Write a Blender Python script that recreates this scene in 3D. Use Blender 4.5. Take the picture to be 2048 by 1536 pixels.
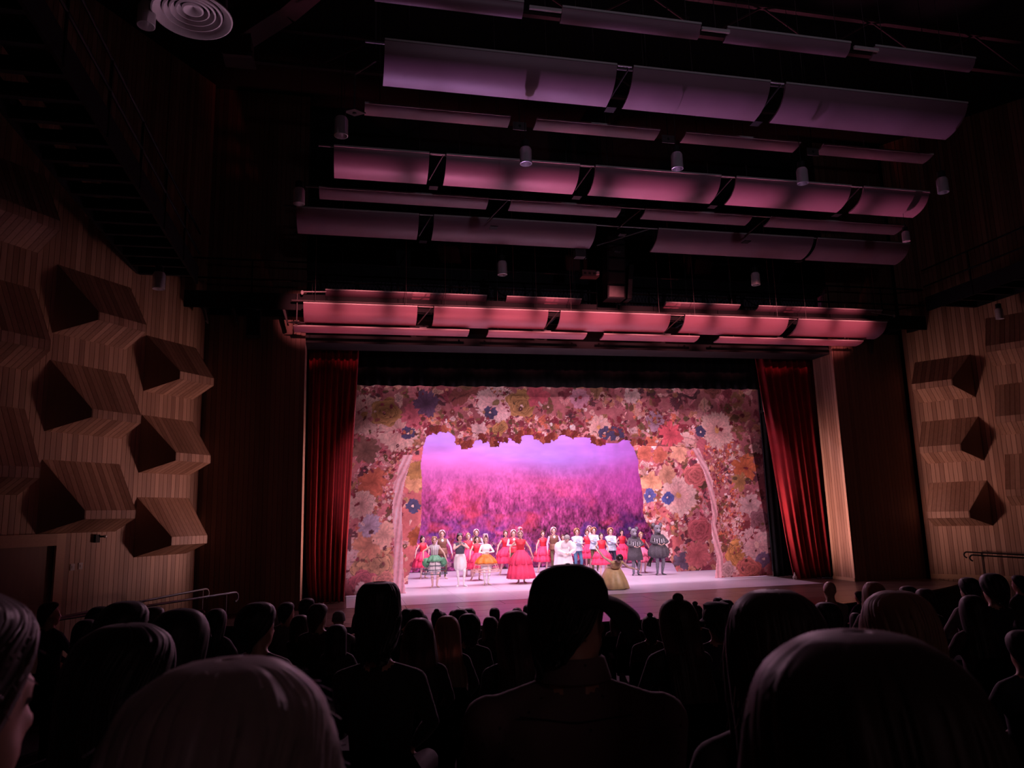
import bpy, bmesh, math, random
import numpy as np
from math import sin, cos, pi, radians, sqrt, atan2
from mathutils import Vector, Matrix
random.seed(7); rng = np.random.default_rng(11)
for o in list(bpy.data.objects): bpy.data.objects.remove(o)
sc = bpy.context.scene
COL = sc.collection

# ------------------------------------------------------------------ camera
FPX = 1500.0                                   # focal length in pixels of the 2048 x 1536 frame
PSI, TH, RHO = radians(12.7), radians(9.9), radians(1.56)
CAMP = np.array([0.0, 0.0, 2.15])
FW = np.array([sin(PSI)*cos(TH), cos(PSI)*cos(TH), sin(TH)])
R0 = np.array([cos(PSI), -sin(PSI), 0.0]); U0 = np.cross(R0, FW)
RT = cos(RHO)*R0 - sin(RHO)*U0; UP = sin(RHO)*R0 + cos(RHO)*U0
cam_d = bpy.data.cameras.new('camera'); cam = bpy.data.objects.new('camera', cam_d); COL.objects.link(cam)
cam_d.sensor_width = 36; cam_d.lens = FPX/2048*36; cam_d.clip_end = 200; cam_d.clip_start = 0.05
M = Matrix.Identity(4)
for i in range(3):
    M[i][0] = RT[i]; M[i][1] = UP[i]; M[i][2] = -FW[i]; M[i][3] = CAMP[i]
cam.matrix_world = M; sc.camera = cam
cam_d.dof.use_dof = True; cam_d.dof.focus_distance = 20; cam_d.dof.aperture_fstop = 7.0
def ray(x, y): return FW + (x-1024)/FPX*RT - (y-768)/FPX*UP
def atY(x, y, Y): d = ray(x, y); return CAMP + d*(Y/d[1])
def atZ(x, y, Z): d = ray(x, y); return CAMP + d*((Z-CAMP[2])/d[2])
def onplane(x, y, p, n): d = ray(x, y); return CAMP + d*(np.dot(np.asarray(p)-CAMP, n)/np.dot(d, n))
def atD(x, y, dist): d = ray(x, y); return CAMP + d*dist

# ------------------------------------------------------------------ world, exposure, lights
w = bpy.data.worlds.new('world'); sc.world = w; w.use_nodes = True
w.node_tree.nodes['Background'].inputs[0].default_value = (0.5, 0.35, 0.4, 1)
w.node_tree.nodes['Background'].inputs[1].default_value = 0.0
sc.view_settings.view_transform = 'Standard'; sc.view_settings.look = 'None'
sc.view_settings.exposure = 0.0; sc.view_settings.gamma = 1.0; sc.view_settings.use_curve_mapping = False
CX = 6.65                                      # centre line of the hall
def look(o, target):
    o.rotation_euler = (Vector(target)-o.location).to_track_quat('-Z', 'Y').to_euler()
def area(name, loc, target, sx, sy, power, color, spread=180):
    l = bpy.data.lights.new(name, 'AREA'); l.shape = 'RECTANGLE'; l.size = sx; l.size_y = sy
    l.energy = power; l.color = color; l.spread = radians(spread)
    o = bpy.data.objects.new(name, l); COL.objects.link(o); o.location = loc; look(o, target); return o
def spot(name, loc, target, power, color, angle, blend=.6, size=.15):
    l = bpy.data.lights.new(name, 'SPOT'); l.energy = power; l.color = color; l.spot_size = radians(angle)
    l.spot_blend = blend; l.shadow_soft_size = size
    o = bpy.data.objects.new(name, l); COL.objects.link(o); o.location = loc; look(o, target); return o
# stage electrics hung over the stage, behind the valance
area('stage_batten_front', (CX, 22.9, 7.4), (CX, 24.2, 0), 11.5, .5, 950, (1, .72, .95))
area('portal_fill', (CX, 21.85, 7.3), (CX, 22.5, 3.4), 12.5, .3, 75, (1, .78, .82))  # added fill that brightens the top of the front portal
area('stage_batten_mid', (CX, 25.9, 7.6), (CX, 26.4, 0), 11, .5, 800, (1, .66, .97))
area('cyc_batten', (CX, 27.7, 7.7), (CX, 30.8, 1.6), 12, .5, 300, (1, .62, .90))
# profile spots on the front-of-house bridge aimed at the stage
for x, w_, e in ((2.0, 20, 3900), (3.9, 24, 3200), (5.7, 25, 3100), (7.6, 25, 3100), (9.4, 24, 3200), (11.3, 20, 3900)):
    spot('bridge_spot', (x*.9+CX*.1, 7.2, 8.7), (x, 24.2, 1.9), e, (1, .68, .80), w_, .4, .1)
for x in (4.6, 8.0): spot('bridge_spot_special', (x, 7.2, 8.7), (x, 21.9, .3), 2700, (1, .86, .92), 14, .9, .1)
# added unseen spots low at the stage front, lighting the ceiling clouds from below
for x, e in ((-.2, 700), (2.1, 1000), (4.4, 1200), (6.7, 1300), (9.0, 1200), (11.3, 1000), (13.8, 900)):
    spot('cloud_fill_red', (x*.8+CX*.2, 15.7+.03*(x-CX)**2, .1), (x, 18.75, 7.2), e, (1, .16, .20), 23, 1, .1)
# added unseen red spots that brighten the coral rows from the front
for k in range(13):
    x = -.9+1.27*k; e = 2300*(1-.045*abs(k-6.5))
    spot('cloud_fill_front', (x*.9+CX*.1, 12.0, 7.9), (x, 18.7, 7.4), e, (1, .24, .29), 12.5, 1, .1)
for x, e in ((.2, 1150), (2.2, 2000), (4.3, 2900), (6.4, 3100), (8.6, 2600), (10.8, 1700), (12.8, 1200)):
    spot('cloud_fill_rose', (x*.85+CX*.15, 18.0, .1), (x, 14.1, 9.1), e, (1, .27, .52), 13, 1, .08)  # added fill for the rose row, no fixture there
for x, e in ((.9, 1300), (2.6, 1700), (4.3, 1900), (6.0, 1700), (7.7, 1200), (9.4, 800), (11.0, 500)):
    spot('cloud_fill_violet', (x*.85+CX*.15, 18.0, .1), (x, 11.35, 9.4), e, (.80, .40, .95), 12.5, 1, .08)  # added fill for the violet row, no fixture there
spot('cloud_fill_violet', (2.0, 18.0, .1), (-2.05, 9.9, 9.0), 1500, (.95, .55, .8), 7, 1, .08)  # added spot that brightens the round air diffuser
# added unseen spots standing in for stage spill on the reveals and side walls
spot('wall_fill', (3.6, 20.25, .8), (-2.6, 19.75, 3.0), 980, (1, .50, .46), 56, 1, .35)
spot('wall_fill', (9.7, 20.25, .8), (15.9, 19.75, 2.8), 1200, (1, .51, .46), 57, 1, .35)
# added spots under the header, put there to rim the audience with light
for x in (3.0, 10.3):
    spot('house_fill', (x, 19.98, 6.45), (2.5, 4.0, -1.2), 1150, (1, .50, .72), 62, .8, .25)
# added fill from the rear, unseen: a spot and a weak area light
spot('rear_fill_spot', (3.5, -6.3, 6.2), (6.2, 13.0, 8.8), 480, (.82, .72, 1), 44, 1, .2)  # added to lift the hanging downlights and panel edges
area('rear_fill_area', (4.0, -6.4, 6.0), (5, 10, 3.0), 3.0, .9, 17, (1, .58, .62))  # added weak fill on the backs of the audience

# ------------------------------------------------------------------ helpers
def tag(o, label=None, cat=None, group=None, kind=None):
    if label: o['label'] = label
    if cat: o['category'] = cat
    if group: o['group'] = group
    if kind: o['kind'] = kind
    return o
def link(name, me, parent=None, loc=None, rotz=None):
    o = bpy.data.objects.new(name, me); COL.objects.link(o)
    if parent is not None: o.parent = parent
    if loc is not None: o.location = tuple(float(v) for v in loc)
    if rotz is not None: o.rotation_euler = (0, 0, rotz)
    return o
def thing(name, label, cat, loc=(0, 0, 0), rotz=0, group=None):
    return tag(link(name, None, None, loc, rotz), label, cat, group)
def medata(name, v, f, mat=None, smooth=False):
    me = bpy.data.meshes.new(name); me.from_pydata([tuple(map(float, p)) for p in v], [], f)
    if mat: me.materials.append(mat)
    if smooth:
        me.polygons.foreach_set('use_smooth', [True]*len(me.polygons))
        if len(f) < 1200: me.set_sharp_from_angle(angle=radians(48))
    me.update(); return me
def mesh(name, v, f, mat, parent=None, smooth=False, loc=None):
    return link(name, medata(name, v, f, mat, smooth), parent, loc)
class MB:
    """collects shapes of ONE part"""
    def __init__(s): s.v = []; s.f = []
    def add(s, v, f):
        n = len(s.v); s.v += [tuple(map(float, p)) for p in v]; s.f += [tuple(i+n for i in q) for q in f]; return s
    def box(s, a, b):
        (x0, y0, z0), (x1, y1, z1) = a, b
        return s.add([(x0,y0,z0),(x1,y0,z0),(x1,y1,z0),(x0,y1,z0),(x0,y0,z1),(x1,y0,z1),(x1,y1,z1),(x0,y1,z1)],
                     [(0,3,2,1),(4,5,6,7),(0,1,5,4),(1,2,6,5),(2,3,7,6),(3,0,4,7)])
    def prism(s, poly, d):
        """closed polygon (list of 3D points) swept by vector d"""
        n = len(poly); d = np.asarray(d, float); v = [np.asarray(p, float) for p in poly]; v = v+[p+d for p in v]
        return s.add(v, [tuple(range(n))[::-1], tuple(range(n, 2*n))]+[(i, (i+1) % n, n+(i+1) % n, n+i) for i in range(n)])
    def tube(s, pts, r, n=8, r2=None):
        pts = [np.asarray(p, float) for p in pts]; m = len(pts); base = len(s.v)
        prev = None
        for i, p in enumerate(pts):
            t = pts[min(i+1, m-1)]-pts[max(i-1, 0)]; t = t/(np.linalg.norm(t)+1e-9)
            a = prev if prev is not None else (np.array([0, 0, 1.]) if abs(t[2]) < .9 else np.array([1., 0, 0]))
            a = a-t*np.dot(a, t); a /= np.linalg.norm(a)+1e-9; prev = a; b = np.cross(t, a)
            rr = r if r2 is None else r+(r2-r)*i/(m-1)
            for k in range(n):
                q = p+rr*(cos(2*pi*k/n)*a+sin(2*pi*k/n)*b); s.v.append(tuple(q))
        for i in range(m-1):
            for k in range(n):
                a0 = base+i*n+k; a1 = base+i*n+(k+1) % n; s.f.append((a0, a1, a1+n, a0+n))
        s.f.append(tuple(base+k for k in range(n))[::-1]); s.f.append(tuple(base+(m-1)*n+k for k in range(n)))
        return s
    def lathe(s, prof, n=24, c=(0, 0, 0), ripple=None):
        base = len(s.v); m = len(prof)
        for j, (r, z) in enumerate(prof):
            for k in range(n):
                a = 2*pi*k/n; rr = r if ripple is None else r*ripple(a, j/(m-1))
                s.v.append((c[0]+rr*cos(a), c[1]+rr*sin(a), c[2]+z))
        for j in range(m-1):
            for k in range(n):
                a0 = base+j*n+k; a1 = base+j*n+(k+1) % n; s.f.append((a0, a1, a1+n, a0+n))
        return s
    def caps(s, n, m, base=0):
        s.f.append(tuple(base+k for k in range(n))[::-1]); s.f.append(tuple(base+(m-1)*n+k for k in range(n))); return s
    def ell(s, c, r, nu=12, nv=8):
        base = len(s.v)
        for j in range(nv+1):
            ph = pi*j/nv
            for k in range(nu):
                a = 2*pi*k/nu
                s.v.append((c[0]+r[0]*sin(ph)*cos(a), c[1]+r[1]*sin(ph)*sin(a), c[2]+r[2]*cos(ph)))
        for j in range(nv):
            for k in range(nu):
                a0 = base+j*nu+k; a1 = base+j*nu+(k+1) % nu; s.f.append((a0, a0+nu, a1+nu, a1))
        return s
    def data(s, name, mat, smooth=False): return medata(name, s.v, s.f, mat, smooth)
    def build(s, name, mat, parent=None, smooth=False, loc=None): return link(name, s.data(name, mat, smooth), parent, loc)
def copy_tree(o, parent=None):
    c = o.copy(); COL.objects.link(c); c.parent = parent
    for ch in list(o.children): copy_tree(ch, c)
    return c

# ------------------------------------------------------------------ materials
def nt(name):
    m = bpy.data.materials.new(name); m.use_nodes = True; t = m.node_tree; return m, t, t.nodes['Principled BSDF']
def N(t, typ, **kw):
    n = t.nodes.new(typ)
    for k, v in kw.items(): setattr(n, k, v)
    return n
def rgba(c): return (c[0], c[1], c[2], 1)
def plain(name, c, rough=.6, metal=0, var=.12, scale=8, spec=.5, sheen=0, sheen_tint=None, bump=0, trans=0):
    m, t, b = nt(name); b.inputs['Roughness'].default_value = rough; b.inputs['Metallic'].default_value = metal
    b.inputs['Specular IOR Level'].default_value = spec
    tc = N(t, 'ShaderNodeTexCoord'); no = N(t, 'ShaderNodeTexNoise'); no.inputs['Scale'].default_value = scale; no.inputs['Detail'].default_value = 4
    t.links.new(tc.outputs['Object'], no.inputs['Vector'])
    r = N(t, 'ShaderNodeValToRGB'); r.color_ramp.elements[0].color = rgba([x*(1-var) for x in c]); r.color_ramp.elements[1].color = rgba([min(1, x*(1+var)) for x in c])
    r.color_ramp.elements[0].position = .3; r.color_ramp.elements[1].position = .7
    t.links.new(no.outputs['Fac'], r.inputs['Fac']); t.links.new(r.outputs['Color'], b.inputs['Base Color'])
    if sheen:
        b.inputs['Sheen Weight'].default_value = sheen; b.inputs['Sheen Roughness'].default_value = .35
        if sheen_tint: b.inputs['Sheen Tint'].default_value = rgba(sheen_tint)
    if bump:
        bp = N(t, 'ShaderNodeBump'); bp.inputs['Strength'].default_value = bump; bp.inputs['Distance'].default_value = .01
        t.links.new(no.outputs['Fac'], bp.inputs['Height']); t.links.new(bp.outputs['Normal'], b.inputs['Normal'])
    if trans: b.inputs['Subsurface Weight'].default_value = trans
    return m
def wood(name, dark, light, rough=.55, axis=2):
    """board: a tone of its own (per object) and grain along the board"""
    m, t, b = nt(name); b.inputs['Roughness'].default_value = rough
    oi = N(t, 'ShaderNodeObjectInfo'); tc = N(t, 'ShaderNodeTexCoord'); mp = N(t, 'ShaderNodeMapping')
    s = [18, 18, 18]; s[axis] = .9; mp.inputs['Scale'].default_value = s
    mul = N(t, 'ShaderNodeMath', operation='MULTIPLY'); mul.inputs[1].default_value = 53.7
    cb = N(t, 'ShaderNodeCombineXYZ')
    t.links.new(oi.outputs['Random'], mul.inputs[0]); t.links.new(mul.outputs[0], cb.inputs[0]); t.links.new(mul.outputs[0], cb.inputs[2])
    t.links.new(cb.outputs[0], mp.inputs['Location']); t.links.new(tc.outputs['Object'], mp.inputs['Vector'])
    no = N(t, 'ShaderNodeTexNoise'); no.inputs['Scale'].default_value = 1.0; no.inputs['Detail'].default_value = 6; no.inputs['Distortion'].default_value = .5
    t.links.new(mp.outputs[0], no.inputs['Vector'])
    ad = N(t, 'ShaderNodeMath', operation='MULTIPLY_ADD'); ad.inputs[1].default_value = .62; ad.inputs[2].default_value = .0
    ad2 = N(t, 'ShaderNodeMath', operation='MULTIPLY_ADD'); ad2.inputs[1].default_value = .55
    t.links.new(no.outputs['Fac'], ad2.inputs[0]); t.links.new(oi.outputs['Random'], ad.inputs[0]); t.links.new(ad.outputs[0], ad2.inputs[2])
    r = N(t, 'ShaderNodeValToRGB'); r.color_ramp.elements[0].color = rgba(dark); r.color_ramp.elements[1].color = rgba(light)
    r.color_ramp.elements[0].position = .15; r.color_ramp.elements[1].position = .9
    t.links.new(ad2.outputs[0], r.inputs['Fac']); t.links.new(r.outputs['Color'], b.inputs['Base Color'])
    bp = N(t, 'ShaderNodeBump'); bp.inputs['Strength'].default_value = .12; bp.inputs['Distance'].default_value = .004
    t.links.new(no.outputs['Fac'], bp.inputs['Height']); t.links.new(bp.outputs['Normal'], b.inputs['Normal'])
    return m
def painted(name, rough=.8, trans=0):
    """printed cloth: the print is a colour attribute"""
    m, t, b = nt(name); b.inputs['Roughness'].default_value = rough; b.inputs['Specular IOR Level'].default_value = .2
    a = N(t, 'ShaderNodeVertexColor', layer_name='print'); t.links.new(a.outputs['Color'], b.inputs['Base Color'])
    return m
M_ = dict(
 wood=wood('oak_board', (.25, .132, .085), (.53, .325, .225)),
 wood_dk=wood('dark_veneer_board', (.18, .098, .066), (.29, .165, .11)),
 woodback=plain('wall_backing', (.03, .018, .012), .9),
 groove=plain('box_core', (.02, .013, .01), .9),  # dark inner core of the boxes, visible in the plank gaps
 trimw=wood('trim_oak', (.42, .25, .15), (.60, .38, .24), axis=0),
 black=plain('black_paint', (.006, .006, .0065), .7),
 blackcloth=plain('black_velour', (.0075, .007, .008), .95, sheen=.1),
 blackmetal=plain('black_steel', (.008, .008, .009), .6, spec=.25),
 greymetal=plain('grey_steel', (.10, .085, .085), .5, metal=.3),
 alu=plain('brushed_aluminium', (.80, .78, .80), .32, metal=.45, var=.05),
 chrome=plain('steel_rail', (.20, .18, .18), .5, metal=1, var=.05),
 whitem=plain('white_enamel', (.62, .56, .58), .5, var=.05),
 cloud=plain('painted_cloud_panel', (.38, .205, .265), .45, var=.05, scale=2.2),
 edge=plain('panel_edge_trim', (.72, .66, .64), .5, var=.05),
 stage=wood('stage_board', (.070, .036, .030), (.12, .062, .05), rough=.30, axis=0),
 mat=plain('dance_vinyl', (.56, .49, .57), .34, var=.06, scale=.8),
 red=plain('red_velour', (.30, .008, .016), .85, sheen=.25, sheen_tint=(1, .25, .25), var=.18, scale=3),
 carpet=plain('dark_carpet', (.016, .010, .011), .95),
 ceil=plain('black_ceiling', (.004, .0035, .004), .9),
 duct=plain('duct_paint', (.035, .012, .011), .8),
 lattice=plain('expanded_mesh', (.30, .26, .30), .5, metal=.2),
 seat=plain('seat_fabric', (.006, .0035, .004), 1, spec=0),
 plastic=plain('white_plastic', (.55, .5, .5), .5),
 print=painted('printed_cloth'),
)
# ------------------------------------------------------------------ the hall
WA = radians(34)
LD = np.array([sin(WA), cos(WA), 0]); LN = np.array([cos(WA), -sin(WA), 0]); LP = np.array([-3.45, 19.45, 0])
RD = np.array([-sin(WA), cos(WA), 0]); RN = np.array([-cos(WA), -sin(WA), 0]); RP = np.array([16.78, 19.45, 0])
YP = 19.62                                     # face of the proscenium wall
JL, JR = -1.03, 14.40                          # jambs of the opening
def front(x): return 14.78+.0325*(x-CX)**2     # curved front edge of the stage
def floorz(Y): return max(-.82, min(1.3, .78-.112*Y))
HT = 13.6
def struct(name, mb, mat, label=None, smooth=False):
    o = mb.build(name, mat, smooth=smooth); o['kind'] = 'structure'
    if label: o['label'] = label
    return o
# audience floor in broad steps, one per seat row
mb = MB()
ys = [-6+.95*i for i in range(22)]
for y in ys:
    if y > 14: break
    z = floorz(y+.5); mb.box((-16, y, z-.5), (30, y+.95, z))
struct('floor', mb, M_['carpet'], 'dark carpeted stepped auditorium floor')
mb = MB(); mb.box((-16, 14.9, -1.4), (30, 20, -.85)); struct('pit_floor', mb, M_['carpet'], 'dark floor between front row and stage')
def wallslab(P, D, Nn, s0, s1, z0, z1, off, th):
    a = P+D*s0+Nn*off; b = P+D*s1+Nn*off
    m = MB(); m.prism([a+[0, 0, z0], b+[0, 0, z0], b+[0, 0, z1], a+[0, 0, z1]], -Nn*th); return m
wl = struct('wall_left', wallslab(LP, LD, LN, 0, -24, -1.4, HT, -.05, .15), M_['woodback'], 'board-clad side wall splayed out from the stage')
wr = struct('wall_right', wallslab(RP, RD, RN, 0, -24, -1.4, HT, -.05, .15), M_['woodback'], 'board-clad side wall splayed out from the stage')
PITCH = .1175
def boards(parent, P, D, Nn, n, z0, z1, mat, pitch=PITCH, skip=None, th=.035, gap=.009, start=0):
    """vertical boards on a wall, nearest the stage first; one mesh shared"""
    me = None; rot = atan2(D[1], D[0])
    b = MB(); b.box((-pitch+gap/2, -.0, z0), (-gap/2, th, z1)); me = b.data('board', mat)
    if np.dot([-sin(rot), cos(rot), 0], Nn) < 0:
        b = MB(); b.box((-pitch+gap/2, -th, z0), (-gap/2, 0, z1)); me = b.data('board', mat)
    for i in range(n):
        if skip and skip(i): continue
        p = P-D*(start+i*pitch)-Nn*th
        o = link('board', me, parent, p, rot)
nb = 62
door_i = lambda i: i*PITCH > 3.48
boards(wl, LP, LD, LN, nb, -1.2, HT, M_['wood'], skip=lambda i: door_i(i) and i*PITCH < 5.0)
boards(wl, LP, LD, LN, nb, 2.0, HT, M_['wood'], skip=lambda i: not (door_i(i) and i*PITCH < 5.0))
boards(wr, RP, RD, RN, 40, -1.2, HT, M_['wood'])
# walls beyond the boards one can tell apart
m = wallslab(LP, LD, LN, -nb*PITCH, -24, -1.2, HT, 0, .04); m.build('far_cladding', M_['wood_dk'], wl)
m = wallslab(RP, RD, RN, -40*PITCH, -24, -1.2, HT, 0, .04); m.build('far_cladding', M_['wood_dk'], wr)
# proscenium wall with its returns and reveals
pl = struct('wall_proscenium_left', MB().box((-3.6, YP+.04, -1.2), (JL-.04, 20.62, HT)), M_['woodback'], 'dark clad return wall beside the stage opening')
pr = struct('wall_proscenium_right', MB().box((JR+.04, YP+.04, -1.2), (16.95, 20.62, HT)), M_['woodback'], 'dark clad return wall beside the stage opening')
DX = np.array([1., 0, 0]); NY = np.array([0, -1., 0])
boards(pl, np.array([JL, YP, 0]), DX, NY, 21, -1.2, HT, M_['wood_dk'], gap=.006)
boards(pr, np.array([16.80, YP, 0]), DX, NY, 20, -1.2, HT, M_['wood_dk'], gap=.006)
DY = np.array([0, 1., 0])
boards(pl, np.array([JL, 20.62, 0]), DY, np.array([1., 0, 0]), 8, -.2, 8.6, M_['wood'], pitch=.125)
boards(pr, np.array([JR, 20.62, 0]), DY, np.array([-1., 0, 0]), 8, 0.0, 8.6, M_['wood'], pitch=.125)
MB().box((JR-.02, YP, 0), (JR+.01, 20.62, .09)).build('skirting', M_['trimw'], pr)
header = struct('wall_header', MB().box((JL-.1, 19.75, 6.72), (JR+.1, 20.6, 8.0)).box((JL-.1, 20.2, 8.55), (JR+.1, 20.6, HT)), M_['black'], 'black header above the stage opening')
bb = wallslab(RP, RD, RN, -.02, -4.4, 0, .13, .02, .03)
o = struct('baseboard_right', bb, M_['trimw'], 'pale baseboard along the foot of the clad wall')
struct('ceiling', MB().box((-18, -7, HT), (32, 21, HT+.2)), M_['ceil'], 'black ceiling')
struct('wall_back', MB().box((-18, -7.2, -1), (32, -7, HT)), M_['wood_dk'], 'dark rear wall')
struct('stage_wall_back', MB().box((-8, 32.5, -.5), (22, 32.7, HT)), M_['black'], 'black rear wall of the stage')
struct('stage_wall_left', MB().box((-4.2, 20.6, -.5), (-4, 32.6, HT)), M_['black'], 'black side wall of the stage')
struct('stage_wall_right', MB().box((17.3, 20.6, -.5), (17.5, 32.6, HT)), M_['black'], 'black side wall of the stage')
struct('stage_ceiling', MB().box((-4.2, 20.6, HT), (17.5, 32.6, HT+.2)), M_['ceil'], 'black stage grid')
# stage floor: deck + panels with open joints
dk = MB(); xs = np.linspace(-4.6, 17.9, 46)
poly = [(x, front(x)+.02, -.06) for x in xs if front(x) < 19.6 and -3.2 <= x <= 16.5]
poly = poly+[(16.7, YP, -.06), (16.7, 32.5, -.06), (-3.4, 32.5, -.06), (-3.4, YP, -.06)]
dk.prism(poly, (0, 0, -1.05))
deck = struct('stage_floor', dk, M_['black'], 'dark glossy wooden stage floor with a curved front edge')
def panel_row(y0, y1, x0, x1):
    lo = [(x, max(y0, front(x))) for x in np.linspace(x0, x1, 7)]
    if all(y1-y < .03 for x, y in lo): return None
    lo = [(x, min(y, y1-.002)) for x, y in lo]
    return [(x, y, 0) for x, y in lo]+[(x1, y1, 0), (x0, y1, 0)]
g = .006
for r in range(5):
    y0 = 14.7+1.0*r; y1 = min(y0+1.0, 19.62)
    for c in range(9):
        x0 = -3.3+2.4*c-(1.2 if r % 2 else 0); x1 = x0+2.4
        x0, x1 = max(x0, -3.3), min(x1, 16.6)
        if x1-x0 < .1: continue
        p = panel_row(y0+g, y1-g, x0+g, x1-g)
        if p: MB().prism(p, (0, 0, -.055)).build('panel', M_['stage'], deck)
for x0, x1 in ((JL+.02, .05), (13.33, JR-.02)):
    MB().box((x0, 19.63, -.05), (x1, 32, 0)).build('panel', M_['stage'], deck)
MB().box((.05, 19.63, -.05), (13.33, 32, -.012)).build('panel', M_['stage'], deck)
nose = MB(); nose.prism([(x, front(x)-.03, -.03) for x in np.linspace(-3.3, 16.6, 60)]+[(x, front(x)+.03, -.03) for x in np.linspace(16.6, -3.3, 60)], (0, 0, -.07))
nose.build('nosing', M_['black'], deck)
# dance mat laid in strips
mt = thing('dance_mat', 'pale vinyl dance mat laid in strips over the stage', 'floor mat', (CX, 25, .0))
for i in range(9):
    x0 = .08+i*(13.22/9)-CX; x1 = x0+13.22/9-.004
    MB().box((x0, -5.48, -.012), (x1, 6.6, .004)).build('strip', M_['mat'], mt)
# door in the left wall
sd0, sd1 = -3.62, -5.0
tr = MB()
def lw(s, off, z): return LP+LD*s+LN*off+np.array([0, 0, z])
jb = MB().prism([lw(-3.44, 0, -1.2), lw(-3.63, 0, -1.2), lw(-3.63, 0, 2.03), lw(-3.44, 0, 2.03)], LN*.06)
o = struct('trim_1', jb, M_['trimw'], 'pale wooden door casing')
MB().prism([lw(-3.63, 0, 1.80), lw(-5.1, 0, 1.80), lw(-5.1, 0, 2.03), lw(-3.63, 0, 2.03)], LN*.06).build('head_casing', M_['trimw'], o)
dd = struct('door_1', MB().prism([lw(-3.63, -.045, -1.2), lw(-5.1, -.045, -1.2), lw(-5.1, -.045, 1.8), lw(-3.63, -.045, 1.8)], LN*.02), M_['wood_dk'], 'dark recessed door in the side wall')
t_ = thing('wall_switch', 'pale switch plate beside the door casing, nearer the door', 'switch', lw(-3.26, 0, 1.30))
MB().prism([LN*.0+[0,0,0], LD*.09, LD*.09+[0,0,.13], np.array([0,0,.13])], LN*.012).build('plate', M_['plastic'], t_)
MB().prism([LN*.012+LD*.03+[0,0,.04], LN*.012+LD*.06+[0,0,.04], LN*.012+LD*.06+[0,0,.09], LN*.012+LD*.03+[0,0,.09]], LN*.008).build('rocker', M_['plastic'], t_)
t2 = copy_tree(t_); t2.location = tuple(lw(-3.08, 0, 1.31)); t2['label'] = 'greyish switch plate, farther from the door casing'
t_['group'] = t2['group'] = 'switch plates by the door'
lt = thing('wall_lamp', 'small dark wall lamp with a bright lens under the diffuser boxes', 'lamp', lw(-2.72, 0, 1.82))
MB().prism([LN*0-LD*.05, LN*0+LD*.05, LD*.05+[0,0,.16], -LD*.05+[0,0,.16]], LN*.06).build('housing', M_['blackmetal'], lt)
MB().tube([LN*.06+LD*.05+[0,0,.12], LN*.1+LD*.12+[0,0,.12]], .02).build('arm', M_['blackmetal'], lt)
MB().ell(LN*.1+LD*.13+np.array([0,0,.12]), (.035, .035, .035)).build('lens', M_['alu'], lt, True)

# ------------------------------------------------------------------ wooden diffuser boxes on the side walls
def clip(poly, a, b, c):
    """keep a*s+b*t >= c"""
    out = []
    for i in range(len(poly)):
        p, q = poly[i], poly[(i+1) % len(poly)]
        fp, fq = a*p[0]+b*p[1]-c, a*q[0]+b*q[1]-c
        if fp >= 0: out.append(p)
        if fp*fq < 0:
            k = fp/(fp-fq); out.append((p[0]+(q[0]-p[0])*k, p[1]+(q[1]-p[1])*k))
    return out
def diffuser(P, D, Nn, s0, s1, zt, zb, ot, ob, p, slant, label, side):
    """s0 audience end, s1 stage end (both < 0), along the wall; profile top zt / zb at the wall, ot / ob at distance p"""
    base = P+D*((s0+s1)/2)+np.array([0, 0, zb]); t = thing('wall_diffuser', label, 'acoustic panel', base, 0, 'slanted wooden boxes on the '+side+' wall')
    W = lambda s, off, z: P+D*s+Nn*off+np.array([0, 0, z])-base
    so = s0+slant
    inner = [(0, zt-.03), (p-.03, ot-.012), (p-.03, ob+.012), (0, zb+.03)]
    A = [W(s0+.03+slant*o/p, o, z) for o, z in inner]; B = [W(s1-.03, o, z) for o, z in inner]
    MB().add(A+B, [(0,1,2,3), (7,6,5,4), (0,4,5,1), (1,5,6,2), (2,6,7,3), (3,7,4,0)]).build('core', M_['groove'], t)
    n = int(np.ceil((s1-s0)/PITCH))
    faces = [((0, zt), (p, ot)), ((p, ot), (p, ob)), ((p, ob), (0, zb))]
    for (o0, z0), (o1, z1) in faces:
        e = np.array([o1-o0, z1-z0]); nn = np.array([-e[1], e[0]]); nn = nn/np.linalg.norm(nn)
        if nn[0] < 0 or (nn[0] < 1e-6): nn = nn if nn[0] > 0 else -nn
        for i in range(n):
            b_ = s1-i*PITCH-.004; a_ = max(s1-(i+1)*PITCH+.004, s0)
            poly = [(a_, 0), (b_, 0), (b_, 1), (a_, 1)]
            # audience end is cut on the slant: s >= s0 + slant*off/p
            k0, k1 = o0/p, o1/p
            poly = clip(poly, 1, -slant*(k1-k0), s0+slant*k0)
            if len(poly) < 3: continue
            pts = [W(s, o0+(o1-o0)*u, z0+(z1-z0)*u) for s, u in poly]
            d = -(Nn*nn[0]+np.array([0, 0, nn[1]]))*.028
            MB().prism(pts, d).build('plank', M_['wood'], t)
    E = [W(s0+slant*o/p, o, z) for o, z in ((0, zt), (p, ot), (p, ob), (0, zb))]
    MB().prism(E, D*.02).build('end_panel', M_['wood_dk'], t)  # shade of the audience end put into its colour with the darker board
    E = [W(s1, o, z) for o, z in ((0, zt), (p, ot), (p, ob), (0, zb))]
    MB().prism(E, -D*.02).build('end_panel', M_['wood'], t)
rown = ['topmost', 'middle', 'lowest']
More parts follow.
